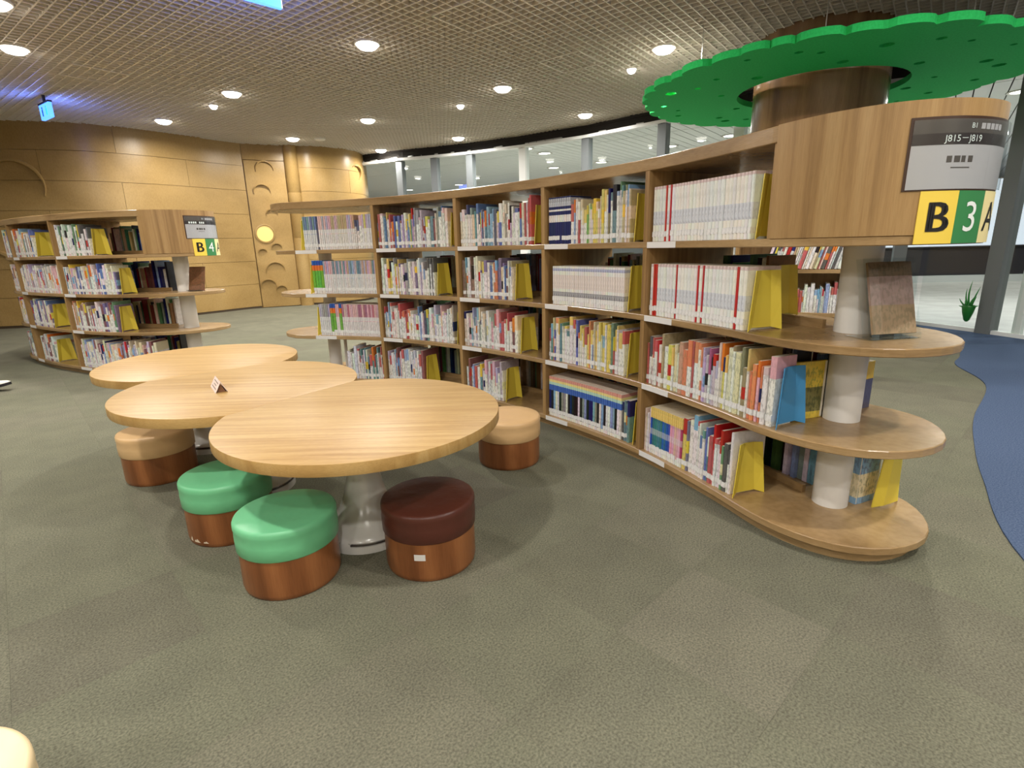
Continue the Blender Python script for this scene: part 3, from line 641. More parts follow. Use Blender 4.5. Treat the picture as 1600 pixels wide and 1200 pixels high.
def bk(style, pal):
    """thickness, depth, height, bands, colour word, kind word"""
    c = BR.choice(pal); rgb = pc(c, 14, BR); oth = pc(BR.choice(['white', 'red', 'navy', 'yellow', 'black', 'cream', 'sky', 'orange']), 10, BR); wh = pc('white', 6, BR)
    if style == 'white':                     # uniform white series, a few with red spines
        red = BR.random() < .12
        if red: return BR.choice([.008, .010, .012]), .165, .248, [(0, 1, pc('red', 8, BR), .25)], 'red', 'series volume'
        w2 = pc('white', 5, BR); return BR.choice([.016, .019, .021]), .165, .248, [(0, .30, w2, 0), (.30, .55, lin(214, 218, 226)[:3], .45), (.55, .95, w2, .16), (.95, 1, lin(226, 204, 204)[:3], .3)], 'white', 'series volume'
    if style == 'whitedot':
        w2 = pc('white', 5, BR); return BR.choice([.015, .017]), .16, .225, [(0, .22, w2, 0), (.22, .34, lin(176, 176, 182)[:3], .6), (.34, .42, w2, 0), (.42, .78, lin(232, 222, 218)[:3], .35), (.78, .88, w2, 0), (.88, .95, lin(186, 192, 220)[:3], .4), (.95, 1, w2, 0)], 'white', 'comic volume'
    if style == 'navy':
        nv = pc('navy', 4, BR); return .0165, .17, .262, [(0, .47, nv, .05), (.47, .62, wh, .5), (.62, .70, nv, 0), (.70, .74, wh, 0), (.74, .80, nv, 0), (.80, .97, lin(200, 204, 214)[:3], .6), (.97, 1, nv, 0)], 'navy', 'series volume'
    if style == 'pastel':
        k = [x * .55 + .45 for x in rgb]; lo = [x * .12 + .70 for x in rgb]
        return BR.choice([.013, .015, .017]), .17, .262, [(0, .12, lo, .1), (.12, .46, lo, .22), (.46, .48, k, 0), (.48, .60, lo, 0), (.60, 1, [x * .75 + .16 for x in rgb], .25)], 'pale ' + c, 'series volume'
    if style == 'greenset':
        return .024, .18, .268, [(0, .12, pc('white', 4, BR), .2), (.12, .70, pc('lime', 10, BR), .35), (.70, .86, pc('orange', 8, BR), .2), (.86, 1, pc('blue', 8, BR), .3)], 'green', 'series volume'
    if style == 'rainbow':
        return BR.choice([.014, .016, .018]), .18, .258, [(0, .08, wh, .1), (.08, .66, rgb, .6), (.66, .80, lin(70, 110, 190)[:3], .1), (.80, .87, lin(190, 220, 206)[:3], .1), (.87, .93, lin(238, 222, 150)[:3], .1), (.93, 1, lin(224, 160, 148)[:3], .1)], c, 'science volume'
    if style == 'plaid':
        return BR.choice([.012, .014]), .18, .25, [(0, .12, wh, .2), (.12, .42, rgb, .3), (.42, .55, [x * .6 + .3 for x in rgb], .3), (.55, .78, rgb, .3), (.78, 1, lin(234, 204, 120)[:3], .25)], c, 'series volume'
    if style == 'dark':
        return BR.uniform(.012, .03), BR.uniform(.15, .2), BR.uniform(.2, .29), [(0, 1, rgb, .4)], c, 'book'
    h = BR.uniform(.19, .285) if style == 'mix' else BR.uniform(.175, .25) if style == 'low' else BR.uniform(.24, .30)
    t = BR.choice([.008, .010, .012, .014, .018, .022, .027]); q = BR.random()
    rgb = tuple(x * .82 + .10 for x in rgb)
    if q < .22: bands = [(0, 1, rgb, .45)]
    elif q < .40: z = BR.uniform(.55, .8); bands = [(0, z, rgb, .5), (z, 1, oth, .2)]
    elif q < .55: z = BR.uniform(.3, .5); bands = [(0, z, rgb, .3), (z, z + .25, oth, .5), (z + .25, 1, rgb, .3)]
    else: z = BR.uniform(.5, .95); bands = [(0, z, wh, .55), (z, 1, rgb, .2)]; c = 'white and ' + c if c != 'white' else c
    return t, BR.uniform(.16, .21), h, bands, c, 'picture book' if h > .235 else 'paperback' if t < .016 else 'hardback'
STUFF = Buf(); NIND = [0]
def place_books(C, s, s_end, z, segs, where, indiv, setback=.022, lab=True, lean=0., gapf=1.0):
    tot = s_end - s; cum = 0; s_start = s; leanleft = 0
    for (fr, style, pal) in segs:
        lim = s_start + tot * min(1, cum + fr); cum += fr
        while True:
            t, d, h, bands, cw, kind = bk(style, pal)
            if s + t > lim + .004: break
            if C is C3 and sBox - .06 < s < sBox + .3: d = .11; s += .004
            sc = s + t / 2; p = C.at(sc); nn = C.inn(sc); jit = BR.uniform(0, .008) if style in ('mix', 'low', 'tall', 'dark') else BR.uniform(0, .002)
            p = p + nn * (setback + jit); M = Matrix.Translation((p.x, p.y, z + .0005)) @ Matrix.Rotation(math.atan2(nn.y, nn.x) - PI / 2, 4, 'Z')
            if lean: M = Matrix.Translation((0, 0, .5 * t * math.sin(lean) + .001)) @ M @ Matrix.Rotation(lean, 4, 'Y')
            lz = .022 + BR.uniform(-.002, .003); lh = .024; mk = lab and BR.random() < .93
            if indiv and NIND[0] < 300:
                NIND[0] += 1; b = Buf(); b.cover(t, d, h, bands); o = obj('book', b.me('book')); o.matrix_world = M
                th = 'thin' if t < .0125 else 'thick' if t > .02 else 'slim'
                tag(o, f'{th} {cw} {kind}, white label, {where}' if mk else f'{th} {cw} {kind}, {where}', 'book', 'books on ' + where)
                b = Buf(); b.box(-t / 2 + .0015, t / 2 - .0015, .006, d - .003, h - .01, h + .0008, PAGE); b.box(-t / 2 + .0015, t / 2 - .0015, d - .004, d + .0006, .003, h - .003, PAGE); obj('pages', b.me('pages'), None, o)
                if mk: b = Buf(); b.box(-t / 2 - .0004, t / 2 + .0004, -.0008, .03, lz, lz + lh, LABW, None, .25); obj('spine_label', b.me('spine_label'), None, o)
            else:
                STUFF.cover(t, d, h, bands, M); STUFF.box(-t / 2 + .0015, t / 2 - .0015, .006, d - .003, h - .01, h + .0008, PAGE, M)
                if mk: STUFF.box(-t / 2 - .0004, t / 2 + .0004, -.0008, .03, lz, lz + lh, LABW, M, .25)
            s += (t + .0017) * gapf
    return s
def bookend_mesh(h=.235, w0=.165, w1=.115):
    # folded plastic sheet: front flange, face, back flange; narrower at the top, arched foot
    def row(z, w):
        y0 = (w0 - w) / 2; e = .022 * (w / w0) ; return [(.026 * w / w0, y0, z), (.004, y0 + .035, z), (.004, y0 + w - .035, z), (.026 * w / w0, y0 + w, z)]
    R_ = [row(0, w0), row(.012, w0 * .99), row(h * .5, (w0 + w1) / 2), row(h, w1)]; R_[0][1] = (.004, R_[0][1][1], .010); R_[0][2] = (.004, R_[0][2][1], .010)
    vs = [p for r in R_ for p in r]; n = len(vs); vs += [(x - .004, y, z) for x, y, z in vs]; fs = []
    for j in range(3):
        for k in range(3):
            a = j * 4 + k; fs += [(a, a + 1, a + 5, a + 4), (n + a + 4, n + a + 5, n + a + 1, n + a)]
    bd = [(0, 1), (1, 2), (2, 3), (3, 7), (7, 11), (11, 15), (15, 14), (14, 13), (13, 12), (12, 8), (8, 4), (4, 0)]
    for a, b in bd: fs.append((b, a, a + n, b + n))
    m = MB().add(vs, fs).me('bookend'); return m
BE_ME = {}
for nm, mt in (('yellow', YEL), ('blue', BLU)): BE_ME[nm] = bookend_mesh(); BE_ME[nm].materials.append(mt)
def bookend(C, s, z, where, col='yellow', setback=.02, flip=False, sc=1.):
    p = C.at(s); nn = C.inn(s); p = p + nn * setback
    o = obj('bookend', BE_ME[col]); o.matrix_world = Matrix.Translation((p.x, p.y, z + .0003)) @ Matrix.Rotation(math.atan2(nn.y, nn.x) - PI / 2, 4, 'Z') @ Matrix.Diagonal((-sc if flip else sc, sc, sc, 1))
    return tag(o, f'folded {col} bookend, {where}', 'bookend', 'yellow bookends' if col == 'yellow' else None)
MIXW = ['white', 'white', 'white', 'cream', 'red', 'sky', 'lilac', 'blue', 'maroon', 'grey', 'pink', 'yellow', 'teal']
COOL = ['white', 'sky', 'blue', 'white', 'lilac', 'grey', 'teal', 'navy', 'pink', 'white', 'cream']
WARM = ['orange', 'red', 'yellow', 'cream', 'maroon', 'white', 'tan', 'purple', 'blue', 'brown', 'white']
YELM = ['yellow', 'yellow', 'green', 'cream', 'teal', 'white', 'orange', 'blue', 'red', 'yellow']
GRNM = ['tan', 'green', 'olive', 'cream', 'sky', 'yellow', 'teal', 'brown', 'green']
DRK = ['white', 'maroon', 'brown', 'navy', 'grey', 'green', 'tan', 'cream', 'black', 'sky']
PAST = ['teal', 'sky', 'lilac', 'pink', 'pink', 'tan', 'lilac']
SH = ['bottom shelf', 'third shelf', 'second shelf', 'top shelf']
BAYN = ['far end bay', 'fourth bay from B3 panel', 'third bay from B3 panel', 'second bay from B3 panel', 'bay beside B3 panel']
# rows[bay][shelf level] = (u_start, u_end, segments, bookend colour or None)
ROWS = {
 4: {3: (.015, .86, [(1, 'white', ['white'])], 'yellow'), 2: (.012, .85, [(1, 'white', ['white'])], 'yellow'),
     1: (.01, 1.12, [(.1, 'mix', ['maroon', 'black', 'red']), (.22, 'mix', ['cream', 'yellow', 'white', 'tan']), (.16, 'mix', ['teal', 'orange', 'green', 'red']), (.12, 'low', ['magenta', 'lilac', 'green']), (.22, 'mix', ['orange', 'yellow', 'olive', 'cream']), (.18, 'mix', ['yellow', 'orange', 'pink', 'white'])], 'blue'),
     0: (.01, .86, [(.1, 'low', ['white', 'cream', 'maroon']), (.22, 'plaid', ['teal', 'teal', 'blue']), (.14, 'plaid', ['pink', 'magenta']), (.08, 'mix', ['yellow', 'purple']), (.13, 'tall', ['red', 'white']), (.11, 'mix', ['blue', 'teal']), (.1, 'mix', ['red', 'red', 'white']), (.12, 'mix', ['white', 'green', 'black'])], 'yellow')},
 3: {3: (.02, .85, [(.30, 'navy', ['navy']), (.12, 'mix', ['sky', 'red', 'cream']), (.22, 'low', ['yellow', 'cream', 'lime']), (.36, 'tall', GRNM)], 'yellow'),
     2: (.06, .82, [(1, 'whitedot', ['white'])], 'yellow'), 1: (.01, .83, [(1, 'mix', YELM)], 'yellow'), 0: (.01, .90, [(.9, 'rainbow', ['white', 'grey', 'sky', 'black', 'navy', 'white']), (.1, 'mix', ['teal', 'black'])], 'yellow')},
 2: {3: (.02, .88, [(.85, 'mix', COOL), (.15, 'tall', ['red', 'white'])], 'yellow'), 2: (.02, .64, [(1, 'mix', WARM)], 'yellow'),
     1: (.01, .68, [(.6, 'mix', COOL), (.4, 'mix', ['maroon', 'red', 'cream', 'pink'])], 'yellow'), 0: (.01, .48, [(1, 'mix', MIXW)], 'yellow')},
 1: {3: (.01, .90, [(1, 'mix', MIXW)], 'yellow'), 2: (.01, .70, [(.85, 'mix', ['white', 'lilac', 'white', 'yellow', 'purple', 'grey']), (.15, 'tall', ['black'])], 'yellow'),
     1: (.01, .92, [(.25, 'mix', ['white', 'sky', 'red']), (.12, 'low', ['orange', 'red', 'blue']), (.63, 'mix', COOL)], 'yellow'), 0: (.01, .48, [(1, 'mix', ['maroon', 'white', 'white', 'red', 'sky', 'lilac'])], 'yellow')},
 0: {3: (.07, .985, [(.2, 'pastel', ['teal', 'sky', 'blue']), (.05, 'mix', ['navy']), (.5, 'pastel', ['lilac', 'pink', 'tan', 'pink']), (.12, 'mix', ['white', 'pink', 'navy']), (.13, 'pastel', ['yellow', 'lilac'])], None),
     2: (.13, .985, [(.2, 'greenset', ['lime']), (.8, 'pastel', PAST)], None), 1: (.16, .985, [(.2, 'pastel', ['lilac', 'grey']), (.06, 'greenset', ['lime']), (.06, 'pastel', ['pink']), (.06, 'greenset', ['lime']), (.62, 'pastel', ['pink', 'magenta', 'pink'])], None),
     0: (.48, .985, [(1, 'mix', ['white', 'teal', 'grey', 'red', 'olive', 'white'])], None)}}
for bi in (4, 3, 2, 1, 0):
    a, b = bay3[bi]
    for k in (3, 2, 1, 0):
        u0, u1, segs, be = ROWS[bi][k]; wh = f'{SH[k]}, {BAYN[bi]}'
        ln = b - a - .028; s0 = a + .014 + u0 * ln; s1 = a + .014 + u1 * ln
        e = place_books(C3, s0, s1, BOARD_TOP[k], segs, wh, bi >= 2)
        if be: bookend(C3, e + .008, BOARD_TOP[k], f'end of {wh}', be)
        elif bi == 0 and k: bookend(C3, s0 - .006, BOARD_TOP[k], f'start of {wh}', 'yellow', .02, True)
# rear side of the main bookcase
sRE = C3.near((1.40, 2.58))
sB = [C3.near(back3(s)) for s in sD]; rear = [(sBoxB + .02, sB[3] - .03), (sB[3] + .03, sB[2] - .03), (sB[2] + .03, sB[1] - .03), (sB[1] + .03, sB[0] - .03)]
for i, (a, b) in enumerate(rear):
    for k in range(4):
        place_books(C3, (sRE + .012 if i == 0 and k == 2 else a + (b - a) * (.02 if k < 3 or i else .16)), a + (b - a) * BR.uniform(.75, .98), BOARD_TOP[k], [(1, 'dark', DRK)], '', False, .03, False)
# books seen past the rounded end: rear side of second, third and bottom shelf
o = obj('bookend', BE_ME['yellow']); o.matrix_world = Matrix.Translation((1.468, 1.964, BOARD_TOP[0] + .0003)) @ Matrix.Rotation(math.radians(-66), 4, 'Z') @ Matrix.Diagonal((-1, 1, 1, 1))
tag(o, 'folded yellow bookend on the bottom shelf beside the last pillar', 'bookend', 'yellow bookends')
bookend(C3, sRE, BOARD_TOP[2], 'rear of the second shelf behind the B3 panel', 'yellow', .05, True)
place_books(C3, sBoxB - .06, sBoxB + .02, BOARD_TOP[1], [(1, 'mix', ['navy', 'yellow'])], '', False, .04, False)
# shorter bookcase
BAY4N = ['left bay of the B4 bookcase', 'middle bay of the B4 bookcase', 'bay beside the B4 panel']
R4 = {1: {3: (.02, .60, [(1, 'mix', MIXW)]), 2: (.02, .98, [(1, 'mix', ['grey', 'white', 'lilac', 'white', 'pink', 'cream'])]), 1: (.1, .62, [(1, 'mix', ['cream', 'blue', 'white', 'purple'])]), 0: (.15, .5, [(1, 'mix', ['white', 'maroon', 'grey', 'pink'])])},
      2: {3: (.03, .50, [(1, 'mix', ['white', 'grey', 'green', 'white', 'black'])]), 2: (.02, .70, [(1, 'mix', COOL)]), 1: (.02, .62, [(.6, 'mix', WARM), (.4, 'mix', ['white', 'green', 'maroon', 'purple'])]), 0: (.02, .95, [(1, 'mix', ['white', 'pink', 'maroon', 'sky', 'cream', 'lilac'])])},
      0: {k: (.45, .97, [(1, 'mix', MIXW)]) for k in range(4)}}
for bi in (1, 2, 0):
    a, b = bay4[bi]
    for k in range(4):
        u0, u1, segs = R4[bi][k]; ln = b - a - .03; e = place_books(C4, a + .015 + u0 * ln, a + .015 + u1 * ln, BOARD_TOP[k], segs, '', False, .022, True, 0, 1.07)
        if bi and u1 < .9: bookend(C4, e + .012, BOARD_TOP[k], f'end of {SH[k]}, {BAY4N[bi]}')
sB4 = [C4.near(back4(s)) for s in s4D]
for a, b in ((s4BoxB + .05, sB4[1] - .03), (sB4[1] + .03, sB4[0] - .03)):
    for k in range(4): place_books(C4, a, a + (b - a) * .85, BOARD_TOP[k], [(1, 'dark', DRK)], '', False, .03, False)
bookend(C4, s4BoxB - .02, BOARD_TOP[2], 'rear of the second shelf behind the B4 panel', 'yellow', .05, True)

# =================================================================== OTHER THINGS
# bookcase in front of the column, seen through the gap of the B3 bookcase
M_r = Matrix.Translation((2.50, 4.45, 0)) @ Matrix.Rotation(math.radians(-28), 4, 'Z')
rb = thing('low_bookcase', 'plain oak bookcase with leaning books in front of the round column', 'bookcase'); rb.matrix_world = M_r
obj('side_panel', MB().box(.29, .32, 0, .3, 0, 1.32).me('side_panel'), OAKV, rb); obj('side_panel', MB().box(-.62, -.59, 0, .3, 0, 1.32).me('side_panel'), OAKV, rb)
obj('back_panel', MB().box(-.59, .29, .285, .3, .04, 1.32).me('back_panel'), OAKV, rb)
for z in (.06, .21, .545, .90, 1.29): obj('shelf_board', MB().box(-.59, .29, .005, .285, z - .03, z).me('shelf_board'), OAK, rb)
class Line:
    def __init__(s, M, x0): s.M = M; s.x0 = x0
    def at(s, t): p = s.M @ Vector((s.x0 + t, 0, 0)); return Vector((p.x, p.y))
    def inn(s, t): d = s.M.to_3x3() @ Vector((0, 1, 0)); return Vector((d.x, d.y))
lr = Line(M_r, -.58)
place_books(lr, .2, .80, .90, [(1, 'mix', ['white', 'cream', 'white', 'red', 'tan', 'black'])], '', False, .03, False, math.radians(14), 1.05)
place_books(lr, .0, .86, .545, [(1, 'low', ['white', 'sky', 'white', 'red'])], '', False, .03, False)
place_books(lr, .0, .5, .21, [(1, 'dark', DRK)], '', False, .03, False)

# cover-facing books
def cover_book(name, label, t, w, h, M, col, col2, sp=.7):
    b = Buf(); b.cover(w, t, h, [(0, .12, col, .3), (.12, .55, col2, sp), (.55, .9, col, sp), (.9, 1, col, .2)]); o = obj(name, b.me(name)); o.matrix_world = M; tag(o, label, 'book')
    b = Buf(); b.box(-w / 2 + .003, w / 2 + .0006, .003, t - .0015, .003, h - .003, PAGE); obj('pages', b.me('pages'), None, o); return o
sN = sBox + .135
def frame_at(C, s, off, z, extra=0): p = C.at(s) + C.inn(s) * off; nn = C.inn(s); return Matrix.Translation((p.x, p.y, z)) @ Matrix.Rotation(math.atan2(nn.y, nn.x) - PI / 2 + extra, 4, 'Z')
cover_book('book', 'colourful illustrated picture book standing behind the blue bookend', .012, .19, .235, Matrix.Translation((1.163, 2.045, BOARD_TOP[1] + .0005)) @ Matrix.Rotation(math.radians(14), 4, 'Z'), pc('yellow'), pc('olive'))
cover_book('book', 'dark album with pale barcode label standing behind the blue bookend', .012, .10, .285, Matrix.Translation((1.168, 2.098, BOARD_TOP[1] + .0005)) @ Matrix.Rotation(math.radians(14), 4, 'Z'), pc('black'), pc('black'), .1)
cover_book('book', 'picture book with sky and flower cover by the last pillar', .03, .13, .24, Matrix.Translation((1.468, 2.036, BOARD_TOP[0] + .0005)) @ Matrix.Rotation(math.radians(24), 4, 'Z'), pc('sky'), pc('cream'))

# acrylic display stand on the second shelf nose
DS = thing('display_stand', 'clear acrylic display stand holding a cover on the B3 shelf end', 'display stand', (1.345, 1.845, BOARD_TOP[2] + .010), math.radians(8))
tl = math.radians(-16)
MT = Matrix.Rotation(tl, 4, 'X')
hd = .285
obj('back_plate', MB().box(-.10, .10, .030, .033, .004, hd, MT).me('back_plate'), ACRYL, DS)
obj('front_plate', MB().box(-.10, .10, 0, .003, .012, hd - .004, MT).me('front_plate'), ACRYL, DS)
obj('base', MB().box(-.10, .10, -.002, .12, -.0095, -.006).box(-.1, .1, 0, .034, .004, .012, MT).box(-.1, .1, -.002, .002, -.007, .014).me('base'), ACRYL, DS)
b = Buf(); b.cover(.17, .014, .255, [(0, .40, lin(180, 150, 120)[:3], .4), (.40, .80, lin(178, 148, 140)[:3], .35), (.80, 1, lin(128, 104, 80)[:3], .5)])
o = obj('magazine', b.me('magazine')); o.matrix_world = Matrix.Translation((1.345, 1.845, BOARD_TOP[2] + .010)) @ Matrix.Rotation(math.radians(8), 4, 'Z') @ MT @ Matrix.Translation((.012, .009, .014)); tag(o, 'brown and pink magazine inside the clear acrylic stand', 'magazine')
b = Buf(); b.cover(.17, .008, .23, [(0, 1, pc('brown'), .5)])
o = obj('pamphlet', b.me('pamphlet')); o.matrix_world = Matrix.Translation((-2.985, 5.18, BOARD_TOP[2] + .0045)) @ Matrix.Rotation(math.radians(-10), 4, 'Z') @ Matrix.Rotation(math.radians(-14), 4, 'X'); tag(o, 'brown pamphlet leaning on the shelf end under the B4 sign', 'pamphlet')
obj('ledge', MB().box(-.085, .085, -.03, .008, -.001, .002).me('ledge'), flat('ledge_dark', lin(70, 50, 36), .5), o)
STUFF_OBJ = obj('assorted_books', STUFF.me('assorted_books')); tag(STUFF_OBJ, 'assorted small books packed on the farther shelves', 'books', None, 'stuff')

# ---- three-lobed table
ZT, RT, TT = .535, .5325, .042
TC = [Vector((-.587, 2.009)), Vector((-1.296, 2.496)), Vector((-1.845, 3.133))]
tb = thing('lobed_table', 'pale wood low table of three joined round tops on white pedestals', 'table')
def lobe(i):
    c = TC[i]; pts = []; cuts = []
    for j in (i - 1, i + 1):
        if 0 <= j < 3: m = (c + TC[j]) / 2; nrm = (TC[j] - c).normalized(); cuts.append((m, nrm))
    poly = [c + Vector((math.cos(2 * PI * k / 120), math.sin(2 * PI * k / 120))) * RT for k in range(120)]
    for m, nrm in cuts:
        out = []
        for a, b in zip(poly, poly[1:] + poly[:1]):
            da, db = (a - m).dot(nrm), (b - m).dot(nrm)
            if da <= 0: out.append(a)
            if da * db < 0: out.append(a.lerp(b, da / (da - db)))
        poly = out
    me = MB().prism(poly, ZT - TT, ZT).me('tabletop'); 
    bm = bmesh.new(); bm.from_mesh(me)
    es = [e for e in bm.edges if e.calc_face_angle(0) > 1.2 and all(abs((v.co.xy - c).length - RT) < .004 for v in e.verts) and abs(e.verts[0].co.z - e.verts[1].co.z) < 1e-5]
    bmesh.ops.bevel(bm, geom=es, offset=.003, segments=2, affect='EDGES', profile=.5); bm.to_mesh(me); bm.free()
    me.shade_smooth(); me.set_sharp_from_angle(angle=math.radians(30)); return me
for i in range(3): obj('tabletop', lobe(i), BIRCH, tb)
PED = mat('pedestal_white', lin(214, 213, 208), .22, .5, Coat_Weight=.3)
nz = noise(PED, (1, 1, 1), 14, 5); tcp = N(PED, 'ShaderNodeTexCoord'); sx = N(PED, 'ShaderNodeSeparateXYZ'); L(PED, tcp.outputs['Object'], sx.inputs[0])
rz_ = ramp(PED, sx.outputs[2], [(0, (0, 0, 0, 1)), (.030, (0, 0, 0, 1)), (.034, (1, 1, 1, 1)), (.042, (1, 1, 1, 1)), (.047, (0, 0, 0, 1))])
rn = ramp(PED, nz.outputs[0], [(.46, (0, 0, 0, 1)), (.5, (1, 1, 1, 1))]); mu = N(PED, 'ShaderNodeMath', operation='MULTIPLY'); L(PED, rz_.outputs[0], mu.inputs[0]); L(PED, rn.outputs[0], mu.inputs[1])
L(PED, mixc(PED, mu.outputs[0], lin(214, 213, 208), lin(52, 48, 44)), bsdf(PED).inputs['Base Color'])
prof = [(.180, 0), (.180, .004), (.179, .03), (.176, .05), (.160, .062), (.14, .085), (.11, .12), (.088, .17), (.068, .25), (.052, .34), (.042, .42), (.038, .47), (.06, .485), (.06, ZT - TT)]
for c in (TC[0] + Vector((-.03, .022)), TC[1], TC[2]): obj('pedestal', MB().lathe(prof, 48).me('pedestal', True, 50), PED, tb, (c.x, c.y, 0))
tc_ = thing('tent_card', 'small white folded tent card with printed lines on the table', 'sign', (-1.364, 2.417, ZT), math.radians(-55))
obj('card', MB().add([(-.085, -.026, 0), (.085, -.026, 0), (.085, 0, .048), (-.085, 0, .048), (-.085, .026, 0), (.085, .026, 0), (-.083, -.023, 0), (.083, -.023, 0), (.083, 0, .044), (-.083, 0, .044), (-.083, .023, 0), (.083, .023, 0)],
    [(0, 1, 2, 3), (3, 2, 5, 4), (7, 6, 9, 8), (8, 9, 10, 11), (0, 3, 9, 6), (3, 4, 10, 9), (1, 7, 8, 2), (2, 8, 11, 5)]).me('card'), flat('card_paper', lin(236, 216, 208), .6), tc_)
for k in range(3):
    z = .012 + k * .012; f = (.048 - z) / .048 * .026
    for sg in (-1, 1):
        w = (.06, .035, .058)[k]; obj('print_line', MB().add([(-w, sg * (f + .0012), z - .002), (w, sg * (f + .0012), z - .002), (w, sg * (f - .0006), z + .002), (-w, sg * (f - .0006), z + .002)], [(0, 1, 2, 3)] if sg < 0 else [(3, 2, 1, 0)]).me('print_line'), SDARK, tc_)
obj('block', MB().add([(.075, -.018, 0), (.075, .018, 0), (.075, 0, .036), (-.075, -.018, 0), (-.075, .018, 0), (-.075, 0, .036)], [(0, 1, 2), (5, 4, 3), (0, 3, 4, 1), (1, 4, 5, 2), (2, 5, 3, 0)]).me('block'), flat('block_brown', lin(120, 84, 58), .6), tc_)

# ---- drum stools
def stool(xy, m, label, extra=None, rz=0, dirt=0):
    t = thing('drum_stool', label, 'stool', (xy[0], xy[1], 0), rz, None)
    obj('drum', MB().lathe([(.160, 0), (.164, .004), (.1675, .02), (.1675, .16)], 64).me('drum', True, 40), STOOLW, t)
    obj('cushion', MB().lathe([(.168, .148), (.1725, .153), (.1735, .20), (.172, .226), (.174, .233), (.1735, .248), (.170, .256), (.162, .2595), (.10, .2605), (.04, .261), (.001, .261)], 64).me('cushion', True, 60), m, t)
    return t
stool((-.82, 1.741), VGREEN, 'green topped drum stool in front, at the near table lobe')
s2 = stool((-1.216, 2.092), VGREEN, 'green topped drum stool with chipped veneer at its base')
CHIP = flat('chipped_veneer', lin(214, 196, 170), .8)
for k, (a, w, h) in enumerate(((-1.98, .10, .016), (-1.72, .07, .010), (-2.18, .05, .024))):
    n = 6; vs = []
    for j in range(n + 1):
        ang = a + w * (j / n - .5) * 2; hh = h * math.sin(PI * j / n) ** .5 * (0.7 + .3 * math.sin(j * 2.3)); vs += [(.1682 * math.cos(ang), .1682 * math.sin(ang), .021), (.1682 * math.cos(ang), .1682 * math.sin(ang), .0215 + hh)]
    obj('chip', MB().add(vs, [(2 * j, 2 * j + 2, 2 * j + 3, 2 * j + 1) for j in range(n)]).me('chip'), CHIP, s2)
s3 = stool((-.324, 1.828), VBROWN, 'dark brown topped drum stool with a white inventory sticker')
vs = [(.1684 * math.cos(a), .1684 * math.sin(a), z) for a in (-1.77, -1.72, -1.67, -1.62, -1.58, -1.53) for z in (.088, .112)]
obj('sticker', MB().add(vs, [(2 * j, 2 * j + 2, 2 * j + 3, 2 * j + 1) for j in range(5)]).me('sticker'), PAPER, s3)
stool((-1.892, 2.687), VTAN, 'tan topped drum stool tucked under the middle table lobe')
stool((-.025, 2.779), VTAN, 'tan topped drum stool between the table and the bookcase')
stool((-1.045, .69), vinyl('vinyl_cream', lin(232, 208, 164)), 'cream topped drum stool standing alone away from the table')

# ---- potted plant on the glazing mullion
pl = thing('wall_plant', 'small green spiky plant in a tapered green pot on the glazing', 'plant', (5.575, 6.44, 0), math.radians(-74))

LEAF = mat('leaf_green', lin(48, 132, 58), .35); POTG = mat('pot_green', lin(34, 112, 44), .3)
obj('pot', MB().lathe([(.012, .13), (.03, .15), (.055, .24), (.068, .31), (.062, .325), (.056, .31)], 20, (0, -.075, 0), False).me('pot', True, 50), POTG, pl)
obj('suction_mount', MB().box(-.02, .02, -.02, -.001, .24, .29).me('suction_mount'), POTG, pl)
def leaf(base, tip, w, bend):
    b, t = Vector(base), Vector(tip); side = (t - b).cross(Vector((0, 1, 0))).normalized(); vs = []; n = 6
    for k in range(n + 1):
        q = k / n; p = b.lerp(t, q) + Vector((0, -bend * math.sin(PI * q), 0)); ww = w * (1 - q) ** .7 + .001
        vs += [p - side * ww, p + Vector((0, -ww * .5, 0)), p + side * ww, p + Vector((0, ww * .5, 0))]
    return MB().add(vs, [(4 * k + j, 4 * k + (j + 1) % 4, 4 * k + 4 + (j + 1) % 4, 4 * k + 4 + j) for k in range(n) for j in range(4)] + [(3, 2, 1, 0)]).me('leaf', True)
LR = random.Random(8)
for (x, z) in ((.0, .62), (-.05, .52), (.09, .55), (.10, .44), (-.10, .40), (.05, .42), (-.04, .40), (-.11, .31), (.11, .33), (.02, .36), (-.07, .35)):
    obj('leaf', leaf((x * .25, -.075, .30), (x, -.075 - LR.uniform(0, .05), z), .014, LR.uniform(.005, .03)), LEAF, pl)

# ---- person sitting beyond the left edge of the picture: only one shoe reaches into view
def skin_mesh(name, joints, edges, root, sub=2):
    me = bpy.data.meshes.new(name); me.from_pydata([j[0] for j in joints], edges, []); o = bpy.data.objects.new(name, me); COL.objects.link(o)
    md = o.modifiers.new('skin', 'SKIN'); lay = me.skin_vertices[0].data if me.skin_vertices else None
    if lay is None:
        bm = bmesh.new(); bm.from_mesh(me); bm.verts.layers.skin.verify(); bm.to_mesh(me); bm.free(); lay = me.skin_vertices[0].data
    for v, j in zip(lay, joints): v.radius = j[1] if isinstance(j[1], tuple) else (j[1], j[1])
    for v in lay: v.use_root = False
    lay[root].use_root = True
    md.use_smooth_shade = True; s = o.modifiers.new('sub', 'SUBSURF'); s.levels = sub; s.render_levels = sub; return o
SKIN = mat('skin', lin(206, 158, 128), .5); JEANS = tint('jeans_blue', lin(58, 78, 118), lin(74, 96, 138), 120, .9, .2); SHIRT = tint('shirt_grey', lin(120, 122, 130), lin(134, 136, 142), 90, .9, .2)
SHOE = mat('shoe_white', lin(226, 224, 216), .5); SOLE = mat('sole_black', lin(24, 20, 26), .6); HAIR = mat('hair_black', lin(26, 22, 20), .5)
px, py = -5.30, 4.42
seat = stool((px, py), VTAN, 'tan topped drum stool carrying the seated person')
